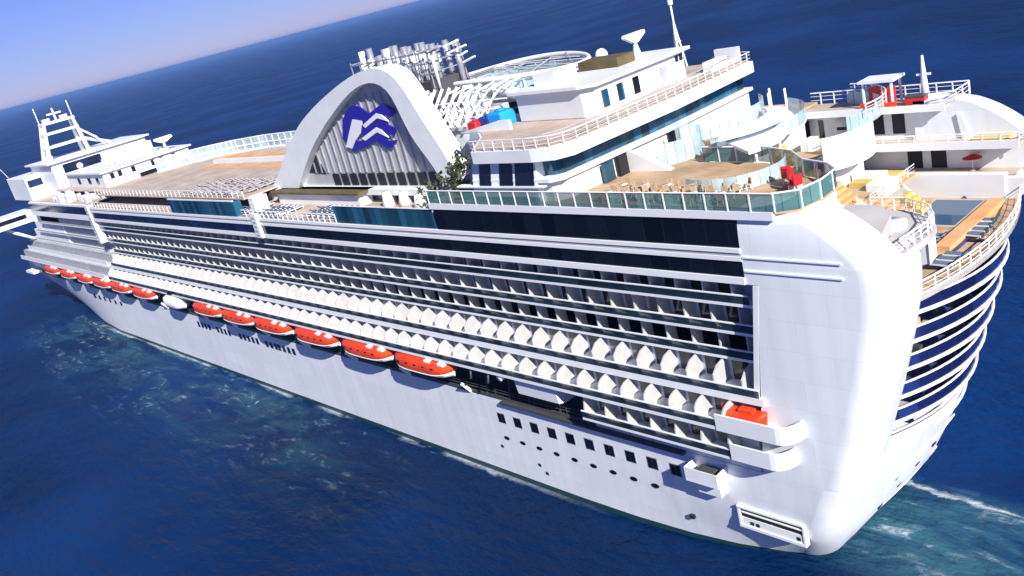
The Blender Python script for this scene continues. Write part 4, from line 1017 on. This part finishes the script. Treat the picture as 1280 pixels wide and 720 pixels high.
MB().tube([(0, 0, 0.70), (0, 0, 0.75)], 0.45, 14).build("tabletop", M['trim'], tb); MB().tube([(0, 0, 0.0), (0, 0, 0.70)], 0.05, 6).build("leg", M['steel'], tb); MB().tube([(0, 0, 0), (0, 0, 0.04)], 0.25, 10).build("base", M['steel'], tb)
wc = make_chair(M['teak'], "tan slatted chair drawn up to a bistro table on the aft sun deck", "tan chairs at the bistro tables")
n_ = 0; nc_ = 0
for i in range(6):
    for j in range(2):
        x = 3.4 + i * 2.5 + 0.4 * (j % 2) + random.uniform(-.3, .3); y = 13.4 + j * 2.6 + random.uniform(-.3, .3)
        o = tb if n_ == 0 else copy_tree(tb); n_ += 1; o.location = (x, y, 36.28)
        for k in range(4):
            a = R(90 * k + random.uniform(-20, 20) + 30)
            c = wc if nc_ == 0 else copy_tree(wc); nc_ += 1
            c.location = (x + 0.85 * math.cos(a), y + 0.85 * math.sin(a), 36.28); c.rotation_euler.z = a
aft_l = copy_tree(lp); aft_l["label"] = "navy sun lounger on the wooden deck beside the small dark stern pool"; aft_l["group"] = "sun loungers by the stern pool"
aft_l.location = (-9.4, 5.2, T1 + 0.01); aft_l.rotation_euler.z = R(175)
for (x, y) in ((-9.5, 4.1), (-9.6, 3.0), (-6.2, 4.6), (-6.2, 3.5), (-6.2, 2.4), (-6.2, 1.3), (-6.2, 0.2), (-6.2, -1.0), (-9.4, -1.6), (-9.3, -2.8), (-9.1, -4.0), (-8.9, -5.2)):
    o = copy_tree(aft_l); o.location = (x, y, T1 + 0.01); o.rotation_euler.z = R(175 + random.uniform(-6, 6))
# crimson parasol and its table on the starboard ledge
def parasol(loc, label, mm, r=1.2, h=2.2):
    e = empty("parasol", loc, label, "parasol")
    n = 8; rim = [(r * math.cos(2 * math.pi * k / n), r * math.sin(2 * math.pi * k / n), h - 0.4) for k in range(n)]
    MB().add(rim + [(0, 0, h)], [(k, (k + 1) % n, n) for k in range(n)] + [tuple(range(n - 1, -1, -1))]).build("canopy", mm, e)
    MB().tube([(0, 0, 0), (0, 0, h)], 0.05, 6).build("pole", M['trim'], e)
    MB().tube([(0, 0, 0), (0, 0, 0.12)], 0.3, 10).build("base", M['grey'], e)
parasol((-4.6, -13.7, 29.2), "crimson parasol standing against the white wall of the starboard terrace", M['red'], 0.95, 1.7)
# red and white kiosk frame on the starboard top deck
ki = empty("kiosk", (4.6, -15.6, 35.9), "red and white framed kiosk at the rail of the starboard top deck", "kiosk")
kf = MB()
for x in (-1.5, 1.5):
    for y in (-1, 1): kf.box(x - 0.1, x + 0.1, y - 0.1, y + 0.1, 0, 2.6)
kf.build("post", M['trim'], ki); MB().box(-1.9, 1.9, -1.4, 1.4, 2.6, 2.85).build("roof", M['white'], ki); MB().box(-1.3, 1.3, -0.3, 0.3, 0.0, 1.9).build("counter", M['red'], ki); MB().box(-1.9, 1.9, 1.1, 1.3, 0.0, 0.5).build("front", M['boat_orange'], ki)
rt = empty("storage_chest", (0.8, -14.9, 35.9), "dark red storage chest beside the white mast on the starboard top deck", "chest")
MB().box(-1, 1, -0.5, 0.5, 0, 0.8).build("body", M['red'], rt, 0.06); MB().box(-1.05, 1.05, -0.55, 0.55, 0.81, 0.95).build("lid", M['steel'], rt)
# inflatable play blocks beside the court
for (nm, x, y, mm, s, lab) in (("red", 41.6, 8.4, 'red', 0.8, "red rounded play block, smallest of the three beside the court"),
                               ("navy", 40.2, 7.4, 'bluedark', 1.0, "navy blue play block between the red and the sky blue ones"),
                               ("sky", 38.4, 7.0, 'blue', 1.25, "sky blue play block, largest of the three beside the court")):
    e = empty("play_block", (x, y, 42.0), lab, "play block", "play blocks beside the court")
    MB().box(-s, s, -s, s, 0, 1.4 * s).build("body", M[mm], e, 0.25); MB().tube([(0, 0, 1.4 * s), (0, 0, 1.55 * s)], 0.5 * s, 12).build("cap", M[mm], e)
MB().box(38.5, 50, -3.5, 1.5, 42.01, 42.05).build("play_mat", M['yellow'], ship)
MB().prism([(43.5, 42.0), (34.5, 42.05), (34.5, 43.1), (36.5, 43.1)], 'y', 9.2, 9.6).build("slide_wall", M['white'], ship)
# leafy planters in the nook beside the arch's aft foot
def planter(loc, label, s=1.0):
    e = empty("planter", loc, label, "potted plant", "leafy planters by the arch foot")
    MB().tube([(0, 0, 0), (0, 0, 0.7 * s)], 0.5 * s, 10, r2=0.62 * s).build("pot", M['grey'], e)
    lf = MB(); rnd = random.Random(int(loc[0] * 10))
    for k in range(160):
        a = rnd.uniform(0, 6.28); ph = rnd.uniform(0, 1.5); rr = rnd.uniform(0.3, 1.5) * s
        c = Vector((rr * math.cos(a) * math.cos(ph), rr * math.sin(a) * math.cos(ph), 1.3 * s + rr * math.sin(ph) * 1.2))
        u = Vector((rnd.uniform(-1, 1), rnd.uniform(-1, 1), rnd.uniform(-1, 1))).normalized() * 0.28 * s
        w = u.cross(Vector((rnd.uniform(-1, 1), rnd.uniform(-1, 1), 1))).normalized() * 0.12 * s
        lf.add([c - u, c + w, c + u, c - w], [(0, 1, 2, 3)])
    lf.build("leaves", M['foliage'], e)
planter((43.2, 12.6, 33.14), "dark bushy planter beside the aft foot of the funnel arch", 1.9)
planter((45.6, 14.2, 33.14), "dark bushy planter behind the teal wind screen near the arch foot", 1.5)
planter((43.4, 10.8, 36.28), "smaller bushy planter above the others, close against the arch leg", 1.3)
